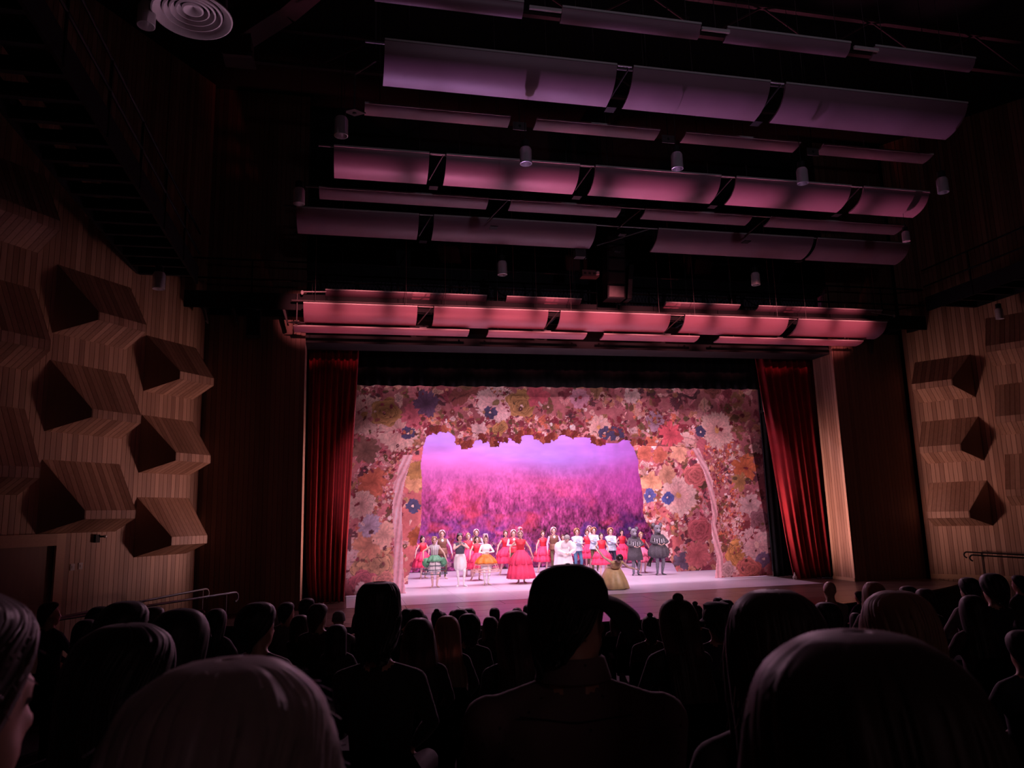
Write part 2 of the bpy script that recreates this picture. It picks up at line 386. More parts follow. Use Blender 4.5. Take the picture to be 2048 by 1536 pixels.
for r in range(3):
    z = 6.40-1.823*r
    diffuser(LP, LD, LN, -1.76, -.28, z, z-1.29, z-.82-.03*r, z-1.0-.03*r, .62, .42, f'slanted wooden box beside the dark return wall by the switches, {rown[r]} of its column', 'switch-side')
    diffuser(RP, RD, RN, -1.76, -.28, z, z-1.26, z-.74-.05*r, z-.92-.05*r, .62, .40, f'slanted wooden box above the hooked dark handrails, {rown[r]} of its column', 'handrail-side')
    z = 7.38-1.965*r
    diffuser(LP, LD, LN, -4.03, -2.27, z, z-1.42, z-.92-.035*r, z-1.09-.035*r, .55, .56, f'large slanted wooden box above the switches and casing, {rown[r]} of its column', 'switch-side')
    diffuser(RP, RD, RN, -4.03, -2.27, z, z-1.42, z-.90-.04*r, z-1.08-.04*r, .55, .56, f'slanted wooden box cut by the picture edge over the rails, {rown[r]} of its column', 'handrail-side')
    z = 9.1-2.36*r
    diffuser(LP, LD, LN, -6.35, -4.45, z, z-1.62, z-1.05-.04*r, z-1.25-.04*r, .55, .6, f'slanted wooden box at the picture edge above the door, {rown[r]} of its column', 'switch-side')

# ------------------------------------------------------------------ handrails of the side steps
def hook(end, d, r, down=-1, n=8):
    """half-circle end turning down and back"""
    end = np.asarray(end, float); d = np.asarray(d, float); d = d/np.linalg.norm(d); z = np.array([0, 0, 1.])
    c = end-z*r
    return [c+z*r*cos(a)+d*r*sin(a) for a in np.linspace(0, pi*.95, n)]
def rail(name, label, A, B, posts, mat, rad=.024, hr=.1, group=None):
    base = np.array([A[0], A[1], min(A[2], B[2])-.9]); t = thing(name, label, 'handrail', base, 0, group)
    A, B = np.asarray(A, float)-base, np.asarray(B, float)-base
    MB().tube([A]+[A+(B-A)*k for k in (.3, .6, .9)]+[B]+hook(B, (B-A)*[1, 1, 0], hr), rad).build('rail', mat, t, True)
    for k, dn in posts:
        P = A+(B-A)*k
        MB().tube([P, P-[0, 0, dn]], rad*.62).build('post', mat, t, True)
rail('stair_handrail', 'pale metal handrail behind, nearer the wall, with a hooked end', (-5.0, 15.2, .56), (-2.98, 18.2, .72), ((.98, .75), (.5, .9)), M_['chrome'], group='stair rails at the lit wall end')
rail('stair_handrail', 'pale metal handrail in front, reaching farther over the return wall', (-4.75, 14.35, .62), (-2.32, 17.9, .64), ((.94, .7), (.45, .9)), M_['chrome'], group='stair rails at the lit wall end')
rail('stair_handrail', 'dark metal handrail with hooked end, upper of the pair before the pale boards', (20.0, 14.2, .55), (17.12, 18.35, .78), ((.93, .78), (.4, .9)), M_['blackmetal'], .02, .08, 'stair rails before the pale boards')
rail('stair_handrail', 'dark metal handrail with hooked end, lower of the pair before the pale boards', (19.5, 13.8, .5), (16.72, 17.73, .74), ((.95, .8), (.4, .9)), M_['blackmetal'], .02, .08, 'stair rails before the pale boards')
# ------------------------------------------------------------------ ceiling clouds: rows of curved panels hung across the hall
# row: (Y of near edge, z of near edge, Y far edge, z far edge, bulge, [(x0, x1, label)])
def zY(px_, py_, Y): return float(atY(px_, py_, Y)[2])
ROWS = [
 ('A', 9.79, 9.73, 9.96, zY(1560, 100, 9.96), [(.35, 2.55), (3.15, 5.44), (5.89, 8.14), (8.6, 10.6)], 'violet ceiling panel, topmost row'),
 ('B', 10.99, 9.68, 11.62, zY(1360, 229, 11.62), [(.55, 4.47), (4.77, 7.38), (7.69, 11.57)], 'wide violet curved ceiling panel, largest row'),
 ('C', 12.61, 9.49, 12.92, zY(1190, 271, 12.92), [(.28, 2.96), (3.46, 5.95), (6.5, 9.03), (9.55, 12.2)], 'narrow violet ceiling panel, row below the largest'),
 ('D', 13.85, 9.26, 14.45, zY(1290, 399, 14.45), [(-.27, 1.57), (1.91, 4.69), (5.03, 7.89), (8.25, 11.1), (11.42, 13.16)], 'rose curved ceiling panel, middle row'),
 ('E', 15.52, 9.14, 15.90, zY(1130, 429, 15.90), [(-.6, 3.08), (3.6, 6.23), (6.83, 9.59), (10.1, 13.85)], 'dim narrow rose ceiling panel'),
 ('F', 16.52, 9.08, 17.15, zY(1010, 489, 17.15), [(-1.12, 1.62), (1.97, 5.95), (7.58, 11.93), (12.05, 14.86)], 'dim wide maroon ceiling panel above the lamp pair'),
 ('G1', 18.62, 7.82, 19.0, zY(1085, 612, 19.0), [(-.52, 3.59), (4.12, 6.18), (8.6, 10.88), (11.45, 15.5)], 'narrow coral ceiling panel, upper row above the stage'),
 ('G2', 18.36, 7.39, 18.98, zY(1215, 664, 18.98), [(-1.03, 1.75), (2.17, 5.17), (5.5, 8.62), (9.04, 12.2), (12.5, 15.4)], 'wide coral curved ceiling panel, main row above the stage'),
 ('G3', 18.88, 6.94, 19.25, zY(1075, 677, 19.25), [(-1.29, 3.15), (3.66, 6.38), (6.86, 9.69), (10.3, 14.95)], 'narrow coral ceiling panel, lowest row above the stage'),
]
ORD = {3: ['first', 'second', 'third'], 4: ['first', 'second', 'third', 'fourth'], 5: ['first', 'second', 'third', 'fourth', 'fifth']}
CLOUDS = {}
def arc(y0, z0, y1, z1, n=13):
    # convex underside: steep at the near edge, flat at the far edge
    cy, cz = y0+(y1-y0)*.17, z0+(z1-z0)*.93
    return [((1-t)**2*y0+2*t*(1-t)*cy+t*t*y1, (1-t)**2*z0+2*t*(1-t)*cz+t*t*z1) for t in np.linspace(0, 1, n)]
for key, y0, z0, y1, z1, spans, lab in ROWS:
    if z1 > z0-.05: z1 = z0-.12
    prof = arc(y0, z0, y1, z1)
    CLOUDS[key] = (y0, z0, y1, z1)
    back = []
    for i, (y, z) in enumerate(prof):
        a = prof[max(0, i-1)]; b = prof[min(len(prof)-1, i+1)]; d = np.array([b[0]-a[0], b[1]-a[1]]); d /= np.linalg.norm(d)
        back.append((y+(-d[1])*.035, z+d[0]*.035))
    for i, (x0, x1) in enumerate(spans):
        base = np.array([(x0+x1)/2, y0, z0]); h = (x1-x0)/2
        t = thing('ceiling_panel', f'{lab}, {ORD[len(spans)][i]} from the duct side', 'ceiling panel', base, 0, lab)
        n = len(prof); v = []
        nx = 12
        m = MB()
        for k in range(nx+1):
            x = -h+2*h*k/nx
            for (y, z) in prof: v.append((x, y-base[1], z-base[2]))
        f = [(k*n+j, k*n+j+1, (k+1)*n+j+1, (k+1)*n+j) for k in range(nx) for j in range(n-1)]
        vb = len(v)
        for k in range(nx+1):
            x = -h+2*h*k/nx
            for (y, z) in back: v.append((x, y-base[1], z-base[2]))
        f += [(vb+(k+1)*n+j, vb+(k+1)*n+j+1, vb+k*n+j+1, vb+k*n+j) for k in range(nx) for j in range(n-1)]
        for j in range(n-1):
            f.append((j, vb+j, vb+j+1, j+1)); K = nx*n; f.append((K+j+1, vb+K+j+1, vb+K+j, K+j))
        for k in range(nx):
            f.append((k*n, (k+1)*n, vb+(k+1)*n, vb+k*n)); e = n-1; f.append(((k+1)*n+e, k*n+e, vb+k*n+e, vb+(k+1)*n+e))
        mesh('shell', v, f, M_['cloud'], t, True)
        MB().box((-h, -.016, -.012), (h, -.003, .022)).build('edge_trim', M_['edge'], t)
        for sx in (-.8*h, .8*h):
            MB().tube([(sx, .05, .0), (sx, .05, min(2.6, HT-z0-.1))], .006, 5).build('hanger', M_['greymetal'], t)
        for sx in (-1, 1):   # rib behind each end
            q = [(sx*(h-.12), y-base[1]+.03, z-base[2]+.05) for y, z in prof]
            MB().tube(q, .022, 5).build('rib', M_['blackmetal'], t, True)
# carrying pipes and short link bars between panels of a row
for key in ('D', 'G2', 'B', 'E', 'F'):
    y0, z0, y1, z1 = CLOUDS[key]
    spans = [r for r in ROWS if r[0] == key][0][5]
    lab = dict(B='long dark pipe behind the largest violet panels', D='long dark pipe behind the middle rose panels', E='long dark pipe behind the dim narrow panels', F='long dark pipe behind the dim maroon panels', G2='long dark pipe behind the main coral panels')[key]
    t = thing('rigging_pipe', lab, 'pipe', ((spans[0][0]+spans[-1][1])/2, y0+.3, z0+.14))
    L = (spans[-1][1]-spans[0][0])/2+.3
    MB().tube([(-L, 0, 0), (L, 0, 0)], .028, 8).build('tube', M_['greymetal'], t, True)
    for i in range(len(spans)-1):
        x = (spans[i][1]+spans[i+1][0])/2-t.location.x; gw = (spans[i+1][0]-spans[i][1])/2-.02
        MB().tube([(x+gw*.8, -.25, -.12), (x-gw*.8, .25, -.45)], .016, 5).build('brace', M_['greymetal'], t)
        MB().tube([(x-gw, -.27, -.13), (x+gw, -.27, -.13)], .014, 5).build('link_bar', M_['edge'], t)
        MB().box((x-.09, .42, -.50), (x+.09, .6, -.485)).build('gusset', M_['whitem'] if key == 'G2' else M_['blackmetal'], t)
t = thing('link_rod', 'thin pale rod projecting past the upper coral row, duct side', 'rod', (-.8, 18.66, 7.76))
MB().tube([(-.27, 0, 0), (.3, 0, .02)], .016, 6).build('rod', M_['edge'], t); MB().ell((-.28, 0, -.02), (.04, .03, .06)).build('knuckle', M_['edge'], t, True)
t = thing('link_rod', 'thin pale rod projecting past the upper coral row, handrail side', 'rod', (15.65, 18.66, 7.70))
MB().tube([(-.5, 0, .06), (.25, 0, -.02)], .014, 6).build('rod', M_['edge'], t); MB().ell((.26, 0, -.02), (.04, .03, .05)).build('knuckle', M_['edge'], t, True)
def plate(x, y, z, lab):
    t = thing('bracket_plate', lab, 'bracket', (x, y, z))
    MB().prism([(-.2, 0, 0), (0, -.13, 0), (.2, 0, 0), (0, .13, 0)], (0, 0, .02)).build('plate', M_['greymetal'], t)
    MB().ell((0, 0, -.01), (.04, .03, .012), 8, 5).build('bolt', M_['black'], t)
    MB().tube([(0, 0, .02), (0, 0, .75)], .018, 6).build('drop_rod', M_['greymetal'], t)
    return t
plate(-1.2, 18.75, 6.98, 'small diamond bracket plate at the end of the coral row')
t = plate(.1, 12.6, 9.28, 'small diamond bracket plate on a cranked rod, narrow violet row')
MB().tube([(0, 0, .75), (.35, -.5, .72), (.35, -.5, 1.9)], .018, 6).build('crank', M_['greymetal'], t)
def square_plate(x, y, z, lab):
    t = thing('bracket_plate', lab, 'bracket', (x, y, z)); MB().box((-.13, -.01, -.08), (.13, .01, .08)).build('plate', M_['greymetal'], t); MB().ell((0, -.012, 0), (.025, .012, .03), 8, 5).build('bolt', M_['black'], t); MB().tube([(0, .01, 0), (0, .01, HT-z-.01)], .008, 5).build('hanger', M_['black'], t)
square_plate(3.12, 12.6, 9.30, 'small square bracket plate between first and second narrow violet panels')
square_plate(6.10, 12.6, 9.30, 'small square bracket plate between second and third narrow violet panels')
square_plate(9.28, 12.6, 9.30, 'small square bracket plate between third and fourth narrow violet panels')
# grey wing bars on the topmost row
for x0, x1, lab in ((2.62, 3.12, 'short pale link bar, first of the topmost violet row'), (5.42, 5.9, 'short pale link bar, second of the topmost violet row'), (8.16, 8.62, 'short pale link bar, third of the topmost violet row')):
    t = thing('link_bar', lab, 'bar', ((x0+x1)/2, 9.75, 9.62)); h = (x1-x0)/2
    MB().box((-h, -.02, -.02), (h, .02, .03)).build('bar', M_['edge'], t); MB().tube([(0, 0, 0), (0, 0, 2.2)], .006, 5).build('hanger', M_['greymetal'], t)

# ------------------------------------------------------------------ hanging cylinder downlights
can_body = MB()
prof = [(.0, .30), (.085, .30), (.09, .29), (.105, .26), (.105, .0), (.098, -.002), (.096, .02), (.086, .14), (.03, .2), (.0, .2)]
can_body.lathe(prof, 24); CB = can_body.data('can', M_['alu'], True)
cap = MB(); cap.lathe([(0, .44), (.06, .44), (.072, .43), (.072, .29), (0, .29)], 16); CC = cap.data('cap', M_['black'], True)
bulb = MB(); bulb.ell((0, 0, .15), (.035, .035, .06), 10, 8); CBU = bulb.data('bulb', M_['whitem'], True)
def downlight(x, y, z, lab, s=1.0):
    t = thing('pendant_downlight', lab, 'downlight', (x, y, z), 0, 'hanging cylinder downlights'); t.scale = (s, s, s)
    link('can', CB, t); link('cap', CC, t); link('bulb', CBU, t)
    MB().tube([(0, 0, .43), (0, 0, (HT-z)/s-.02)], .006, 5).build('cord', M_['black'], t)
    return t
DL = [((682, 272), 8.2, 1.05, 'aluminium cylinder downlight at the first end of the middle rose row'), ((1052, 328), 8.2, 1, 'aluminium cylinder downlight in front of the second rose panel'),
 ((1355, 338), 8.2, 1, 'aluminium cylinder downlight in front of the third rose panel'), ((1606, 367), 8.2, 1, 'aluminium cylinder downlight in front of the fourth rose panel'),
 ((1887, 385), 8.2, 1, 'aluminium cylinder downlight beyond the last rose panel'), ((598, 408), 8.2, 1.05, 'aluminium cylinder downlight at the end of the dim narrow row'),
 ((1005, 550), 8.0, 1.15, 'aluminium cylinder downlight below the second maroon panel'), ((1512, 570), 8.0, 1.1, 'aluminium cylinder downlight below the third maroon panel'),
 ((317, 578), 7.25, 1.25, 'aluminium cylinder downlight hung before the lit boards under the catwalk'), ((2000, 638), 7.2, 1.0, 'aluminium cylinder downlight hung before the slanted boxes over the rails'),
 ((1813, 483), 8.2, .8, 'small aluminium downlight near the dark boards beyond the panels'), ((292, 52), 8.8, 1.1, 'dim aluminium downlight beside the round air diffuser')]
for p, z, s, lab in DL:
    P = atZ(p[0], p[1], z); downlight(P[0], P[1], z, lab, s)

# ------------------------------------------------------------------ round air diffuser and duct
P = atZ(385, 30, 9.0)
t = thing('air_diffuser', 'round white air diffuser of nested rings high in the hall', 'air vent', P)
for k, (ro, ri, zz) in enumerate(((.52, .40, 0), (.385, .315, .035), (.30, .235, .06), (.22, .16, .08), (.14, .0, .09))):
    MB().lathe([(ri, zz+.05), (ri+.005, zz+.035), (ro-.02, zz-.03), (ro, zz-.02), (ro, zz), (ri+.02, zz+.06), (ri, zz+.05)], 40).build('ring', M_['whitem'], t, True)
MB().lathe([(.36, .09), (.44, .1), (.44, 4.5), (.36, 4.5)], 32).build('neck', M_['black'], t, True)
MB().lathe([(0, .16), (.38, .16)], 32).build('throat', M_['black'], t)
t = thing('air_duct', 'dim reddish square air duct with a bend, near the round diffuser', 'duct', atZ(480, 110, 11.0))
b0 = np.array(t.location)
def ductseg(a, b, w):
    a = np.asarray(a, float)-b0; b = np.asarray(b, float)-b0; m = MB(); d = (b-a)/np.linalg.norm(b-a); s = np.cross(d, [0, 1., 0]); s /= np.linalg.norm(s); u = np.cross(s, d)
    q = lambda p: [p+s*w+u*w, p-s*w+u*w, p-s*w-u*w, p+s*w-u*w]
    m.add(q(a)+q(b), [(0,1,2,3), (7,6,5,4), (0,4,5,1), (1,5,6,2), (2,6,7,3), (3,7,4,0)]); return m
A0 = atZ(478, 118, 11.0); A1 = atZ(476, 62, 11.5); A2 = atZ(560, 8, 11.9); A3 = atZ(640, -60, 12.3)
ductseg(A0, A1, .26).build('drop', M_['duct'], t); ductseg(A1-(A2-A1)*.1, A2, .27).build('elbow', M_['duct'], t); ductseg(A2, A3, .28).build('run', M_['duct'], t)
for p in (A0, A1, A2): MB().add(*(lambda m: (m.v, m.f))(ductseg(p-[0, 0, .02], p+[0, 0, .02], .285))).build('flange', M_['duct'], t)
# roof trusses seen between the panels
def truss(y, z, h, x0, x1, lab):
    t = thing('roof_truss', lab, 'truss', (x0, y, z)); L = x1-x0
    for dz in (0, h):
        MB().box((0, -.05, dz-.03), (L, .05, dz+.03)).build('chord', M_['duct'], t)
    n = int(L/1.2)
    for i in range(n):
        a = (i*L/n, 0, 0 if i % 2 else h); b = ((i+1)*L/n, 0, h if i % 2 else 0)
        MB().tube([a, b], .022, 5).build('web', M_['duct'], t)
truss(12.2, 11.35, .8, -2, 14.5, 'dim open-web steel truss behind the topmost violet panels')
truss(15.0, 11.6, .8, -2, 14.5, 'dim open-web steel truss above the middle rose row')

# ------------------------------------------------------------------ catwalks
def catwalk(lab, o, d, L, wdt, name='catwalk', rails=(1,), panels=True):
    """deck from o along unit d, width to the +left normal"""
    o = np.asarray(o, float); d = np.asarray(d, float); nrm = np.array([-d[1], d[0], 0])
    t = thing(name, lab, 'catwalk', o)
    Z = np.array([0, 0, 1.])
    for k in (0, 1):
        a = nrm*wdt*k; MB().prism([a, a+d*L, a+d*L+Z*.42, a+Z*.42], nrm*(.05 if k == 0 else -.05)).build('stringer', M_['blackmetal'], t)
    MB().prism([nrm*.05+Z*.2, nrm*.05+d*L+Z*.2, nrm*(wdt*.5)+d*L+Z*.2, nrm*(wdt*.5)+Z*.2], Z*.03).build('deck', M_['black'], t)
    n = int(L/.62)
    for i in range(n):
        a = d*(i*L/n); MB().prism([a+nrm*.05, a+d*.09+nrm*.05, a+d*.09+nrm*.05+Z*.2, a+nrm*.05+Z*.2], nrm*(wdt-.1)).build('cross_member', M_['black'], t)
        if panels:
            a2 = a+d*.1; MB().prism([a2+nrm*.12+Z*.17, a2+d*(L/n-.14)+nrm*.12+Z*.17, a2+d*(L/n-.14)+nrm*(wdt*.55)+Z*.17, a2+nrm*(wdt*.55)+Z*.17], Z*.02).build('grating', M_['duct'], t)
    for k in rails:
        a = nrm*(wdt*k)
        for hz in (.75, 1.25): MB().tube([a+Z*hz, a+d*L+Z*hz], .024, 6).build('guard_rail', M_['blackmetal'], t)
        for i in range(int(L/1.8)+1): MB().tube([a+d*(i*1.8), a+d*(i*1.8)+Z*1.25], .022, 6).build('post', M_['blackmetal'], t)
    return t
catwalk('black catwalk running along the boards towards the camera, duct side', (-3.45, 4.0, 7.75), (0, 1, 0), 14.3, 1.2, rails=(0,))
catwalk('black catwalk running along the boards towards the camera, handrail side', (17.95, 4.0, 7.75), (0, 1, 0), 14.3, 1.2, rails=(1,))
t = catwalk('black cross catwalk in front of the stage header', (-4.1, 18.85, 7.34), (1, 0, 0), 21.6, .7, rails=(0,), panels=False)
for x in (.65, 1.35, 2.55, 18.3, 19.0):
    MB().prism([(x, .0, .0), (x+.06, .0, .0), (x+.14, .0, -.34), (x+.1, .0, -.34)], (0, .3, 0)).build('bracket', M_['greymetal'], t)
t = PARAPET = thing('mesh_parapet', 'long strip of grey expanded-mesh parapet above the coral panels', 'parapet', (CX, 20.0, 8.05))
W_ = (JR-JL)/2-.08
mb = MB()
nd = 150; st = 2*W_/nd
for i in range(nd):
    x = -W_+i*st
    mb.tube([(x, 0, .03), (x+st*1.5, 0, .47)], .008, 4); mb.tube([(x+st*1.5, .012, .03), (x, .012, .47)], .008, 4)
o = mb.build('expanded_mesh', M_['lattice'], t); o['kind'] = 'stuff'
MB().box((-W_, .03, .02), (W_, .05, .48)).build('back_sheet', plain('mesh_back', (.06, .05, .06), .7), t)
for zz in (0, .47): MB().box((-W_, -.02, zz), (W_, .03, zz+.03)).build('frame_bar', M_['blackmetal'], t)
for i, x in enumerate(np.linspace(-W_, W_, 13)): MB().box((x-.05, -.03, 0), (x+.05, -.01, .5)).build('stile', M_['black'], t)
# ------------------------------------------------------------------ centre loudspeaker cluster, projector, cables
t = thing('loudspeaker_array', 'black curved line-array loudspeaker hung in the centre above the coral panels', 'loudspeaker', atY(1240, 600, 18.0))
b0 = np.array(t.location)
for i in range(7):
    a = .02+.045*i; z = .05+i*.36; y = -.9*(1-cos(a*1.6))-.03*i
    m = MB(); m.prism([(-.34, y-.02*i*.0, z), (.16, y, z), (.16, y-.05, z+.34), (-.34, y-.05, z+.34)], (0, .42, 0)); m.build('cabinet', M_['blackmetal'], t)
    MB().prism([(-.30, y-.012, z+.03), (.12, y-.012, z+.03), (.12, y-.06, z+.31), (-.30, y-.06, z+.31)], (0, .008, 0)).build('grille', M_['greymetal'] if i < 1 else M_['black'], t)
MB().prism([(.2, -.02, .03), (.33, -.02, .03), (.4, -.12, .95), (.27, -.12, .95)], (0, .35, 0)).build('side_fill', M_['blackmetal'], t)
MB().prism([(.205, -.03, .05), (.32, -.03, .05), (.37, -.10, .8), (.26, -.10, .8)], (0, .01, 0)).build('side_grille', M_['greymetal'], t)
MB().box((-.35, .0, 2.6), (.2, .4, 2.7)).build('fly_frame', M_['black'], t)
for x in (-.25, .1): MB().tube([(x, .2, 2.7), (x, .2, HT-b0[2]-.02)], .012, 5).build('chain', M_['black'], t)
t = thing('box_fixture', 'small grey box fixture under the second maroon panel', 'light fixture', atY(1159, 508, 17.3))
MB().box((-.13, -.1, -.1), (.13, .1, .1)).build('body', M_['greymetal'], t); MB().box((.14, -.06, -.12), (.17, .06, .12)).build('yoke', M_['black'], t)
t = thing('projector', 'grey projector with a tiny lit lens behind the loudspeaker', 'projector', atY(1178, 550, 18.6))
MB().box((-.24, -.16, -.08), (.24, .2, .09)).build('body', M_['greymetal'], t); MB().lathe([(0, 0), (.05, 0), (.05, .08), (0, .08)], 12, (.18, -.2, -.05)).build('lens', M_['alu'], t)
for k in range(3): MB().box((-.2+.13*k, -.165, -.03), (-.13+.13*k, -.16, .02)).build('vent', M_['black'], t)
t = thing('hanging_speaker', 'small black loudspeaker hung on the dark return wall', 'loudspeaker', atY(508, 648, 19.2))
MB().box((-.16, -.15, -.32), (.16, .15, .32)).build('cabinet', M_['black'], t); MB().box((-.13, -.16, -.29), (.13, -.15, .29)).build('grille', M_['blackmetal'], t); MB().tube([(.17, 0, .3), (.17, 0, .9)], .012, 5).build('bracket', M_['greymetal'], t); MB().box((-.03, .15, -.03), (.03, .44, .03)).build('wall_arm', M_['black'], t)
t = thing('grey_fin', 'pale grey angled fin fixed under the end of the coral row, handrail side', 'bracket', atY(1742, 690, 19.42))
MB().prism([(-.05, 0, .25), (.16, 0, .25), (.02, 0, -.28), (-.04, 0, -.2)], (0, .05, 0)).build('fin', M_['greymetal'], t)
MB().box((-.1, -.02, .25), (.2, .08, .29)).build('flange', M_['greymetal'], t); MB().tube([(.05, .03, .27), (.05, .03, 7.34-float(t.location.z))], .02, 6).build('stem', M_['black'], t)
t = thing('wall_bracket', 'pale curved strip fixed under the catwalk corner by the clad wall', 'bracket', atY(1803, 655, 18.9))
MB().prism([(-.2, 0, -.1), (.22, 0, .1), (.24, 0, .13), (-.02, 0, .03)], (0, .04, 0)).build('strip', M_['greymetal'], t)
# cables sagging behind the coral rows, clipped to the parapet
for x, sx in ((1.2, .5), (2.6, .7), (4.6, .6), (9.2, .5), (10.6, .7), (12.4, .6)):
    MB().tube([(x-CX+sx*(k/8-.5)*2, -.035, .46-.3*(1-((k/8-.5)*2)**2)) for k in range(9)], .012, 5).build('cable', M_['black'], PARAPET)
# ------------------------------------------------------------------ drapes
def drape(name, label, x0, x1, z0, z1, y, folds, amp, mat, cat='curtain', pull=None, nz=22, thick=.02, per=8, seed=0, wave=0):
    """pleated cloth hung in the X-Z plane; pull(u, v) moves a point sideways (v = 0 bottom)"""
    r = np.random.default_rng(seed); nx = folds*per; ph = r.uniform(-.5, .5, folds+2)
    base = np.array([(x0+x1)/2, y, z0]); v = []; f = []
    for side in (0, 1):
        for j in range(nz+1):
            w_ = j/nz
            for i in range(nx+1):
                u = i/nx; k = u*folds; a = amp*(.75+.5*abs(ph[int(k)]))
                d = a*sin(2*pi*k+ph[int(k)]*.6)+.35*a*sin(2*pi*k*.37+1.3)
                x = x0+(x1-x0)*u; z = z0+(z1-z0)*w_
                if pull: x, z = pull(u, w_, x, z)
                if j == 0 and wave: z += wave*sin(k*2*pi*.5+seed)
                v.append((x-base[0], d+side*thick, z-base[2]))
    n = (nx+1)*(nz+1)
    for j in range(nz):
        for i in range(nx):
            a = j*(nx+1)+i; f.append((a, a+1, a+nx+2, a+nx+1)); f.append((n+a, n+a+nx+1, n+a+nx+2, n+a+1))
    for j in range(nz):
        a = j*(nx+1); f.append((a, a+nx+1, n+a+nx+1, n+a)); a += nx; f.append((a+nx+1, a, n+a, n+a+nx+1))
    for i in range(nx):
        f.append((i, n+i, n+i+1, i+1))
    o = mesh(name, v, f, mat, None, True, base); return tag(o, label, cat)
def pullL(u, w_, x, z):
    k = max(0, 1-w_*5.5); return x-.10*k*k*(1-u)*0+.12*k*k*(1-u), z
drape('stage_curtain', 'red velour stage curtain gathered beside the pale reveal strip', JL+.04, .36, .012, 7.0, 21.0, 8, .10, M_['red'], pull=lambda u, w_, x, z: (x-.33*u*max(0, 1-w_*1.02)+.12*(1-u)*max(0, 1-w_*4)**2, z), seed=3)
drape('stage_curtain', 'red velour stage curtain beside the bright board reveal, its foot flared', 12.66, JR+.5, .012, 7.0, 21.0, 9, .11, M_['red'], pull=lambda u, w_, x, z: (x+.66*(1-u)*max(0, 1-w_)+.06*(1-u)*max(0, 1-w_*5)**2, z), seed=5)
o = drape('black_valance', 'black pleated valance across the top of the stage', -.3, 13.9, 5.92, 7.4, 21.55, 46, .05, M_['blackcloth'], wave=.012, nz=6, seed=8)
MB().tube([(-7.2, 0, 1.5), (7.2, 0, 1.5)], .03, 8).build('batten_pipe', M_['blackmetal'], o)
for x_ in (-6, -2, 2, 6): MB().tube([(x_, 0, 1.5), (x_, 0, HT-5.93)], .008, 5).build('hanger', M_['black'], o)
drape('masking_drape', 'tall black masking drape between floral scenery and red curtain', 13.30, 14.7, .012, 7.2, 22.05, 8, .06, M_['blackcloth'], seed=9)
drape('masking_drape', 'tall black masking drape behind the red curtain, reveal strip side', -2.2, -.58, .012, 7.2, 22.05, 8, .06, M_['blackcloth'], seed=12)
t = thing('stage_pulley', 'small pale rope pulley at the foot of the red curtain', 'pulley', (13.22, 20.8, .0)); t.scale = (.75,)*3
MB().lathe([(.05, -.015), (.085, -.02), (.085, .02), (.05, .015)], 16, (0, 0, 0)).build('wheel', M_['edge'], t); 
for c in t.children: c.rotation_euler = (pi/2, 0, 0); c.location = (0, 0, .1)
MB().box((-.02, -.03, .08), (.02, .03, .24)).build('block', M_['edge'], t); MB().tube([(0, 0, .24), (0, .0, .3)], .02, 6).build('hook', M_['edge'], t)
t = thing('side_light', 'tiny side light on a black boom between scenery and curtain', 'stage light', atY(1525, 823, 22.0))
MB().box((-.05, -.1, -.05), (.05, .05, .05)).build('body', M_['blackmetal'], t); MB().lathe([(0, 0), (.045, 0), (.04, .03), (0, .03)], 12, (0, -.12, -.02)).build('lens', M_['alu'], t)
MB().tube([(0.08, .05, .1), (.08, .05, -float(t.location.z)+.0)], .02, 6).build('boom', M_['black'], t)

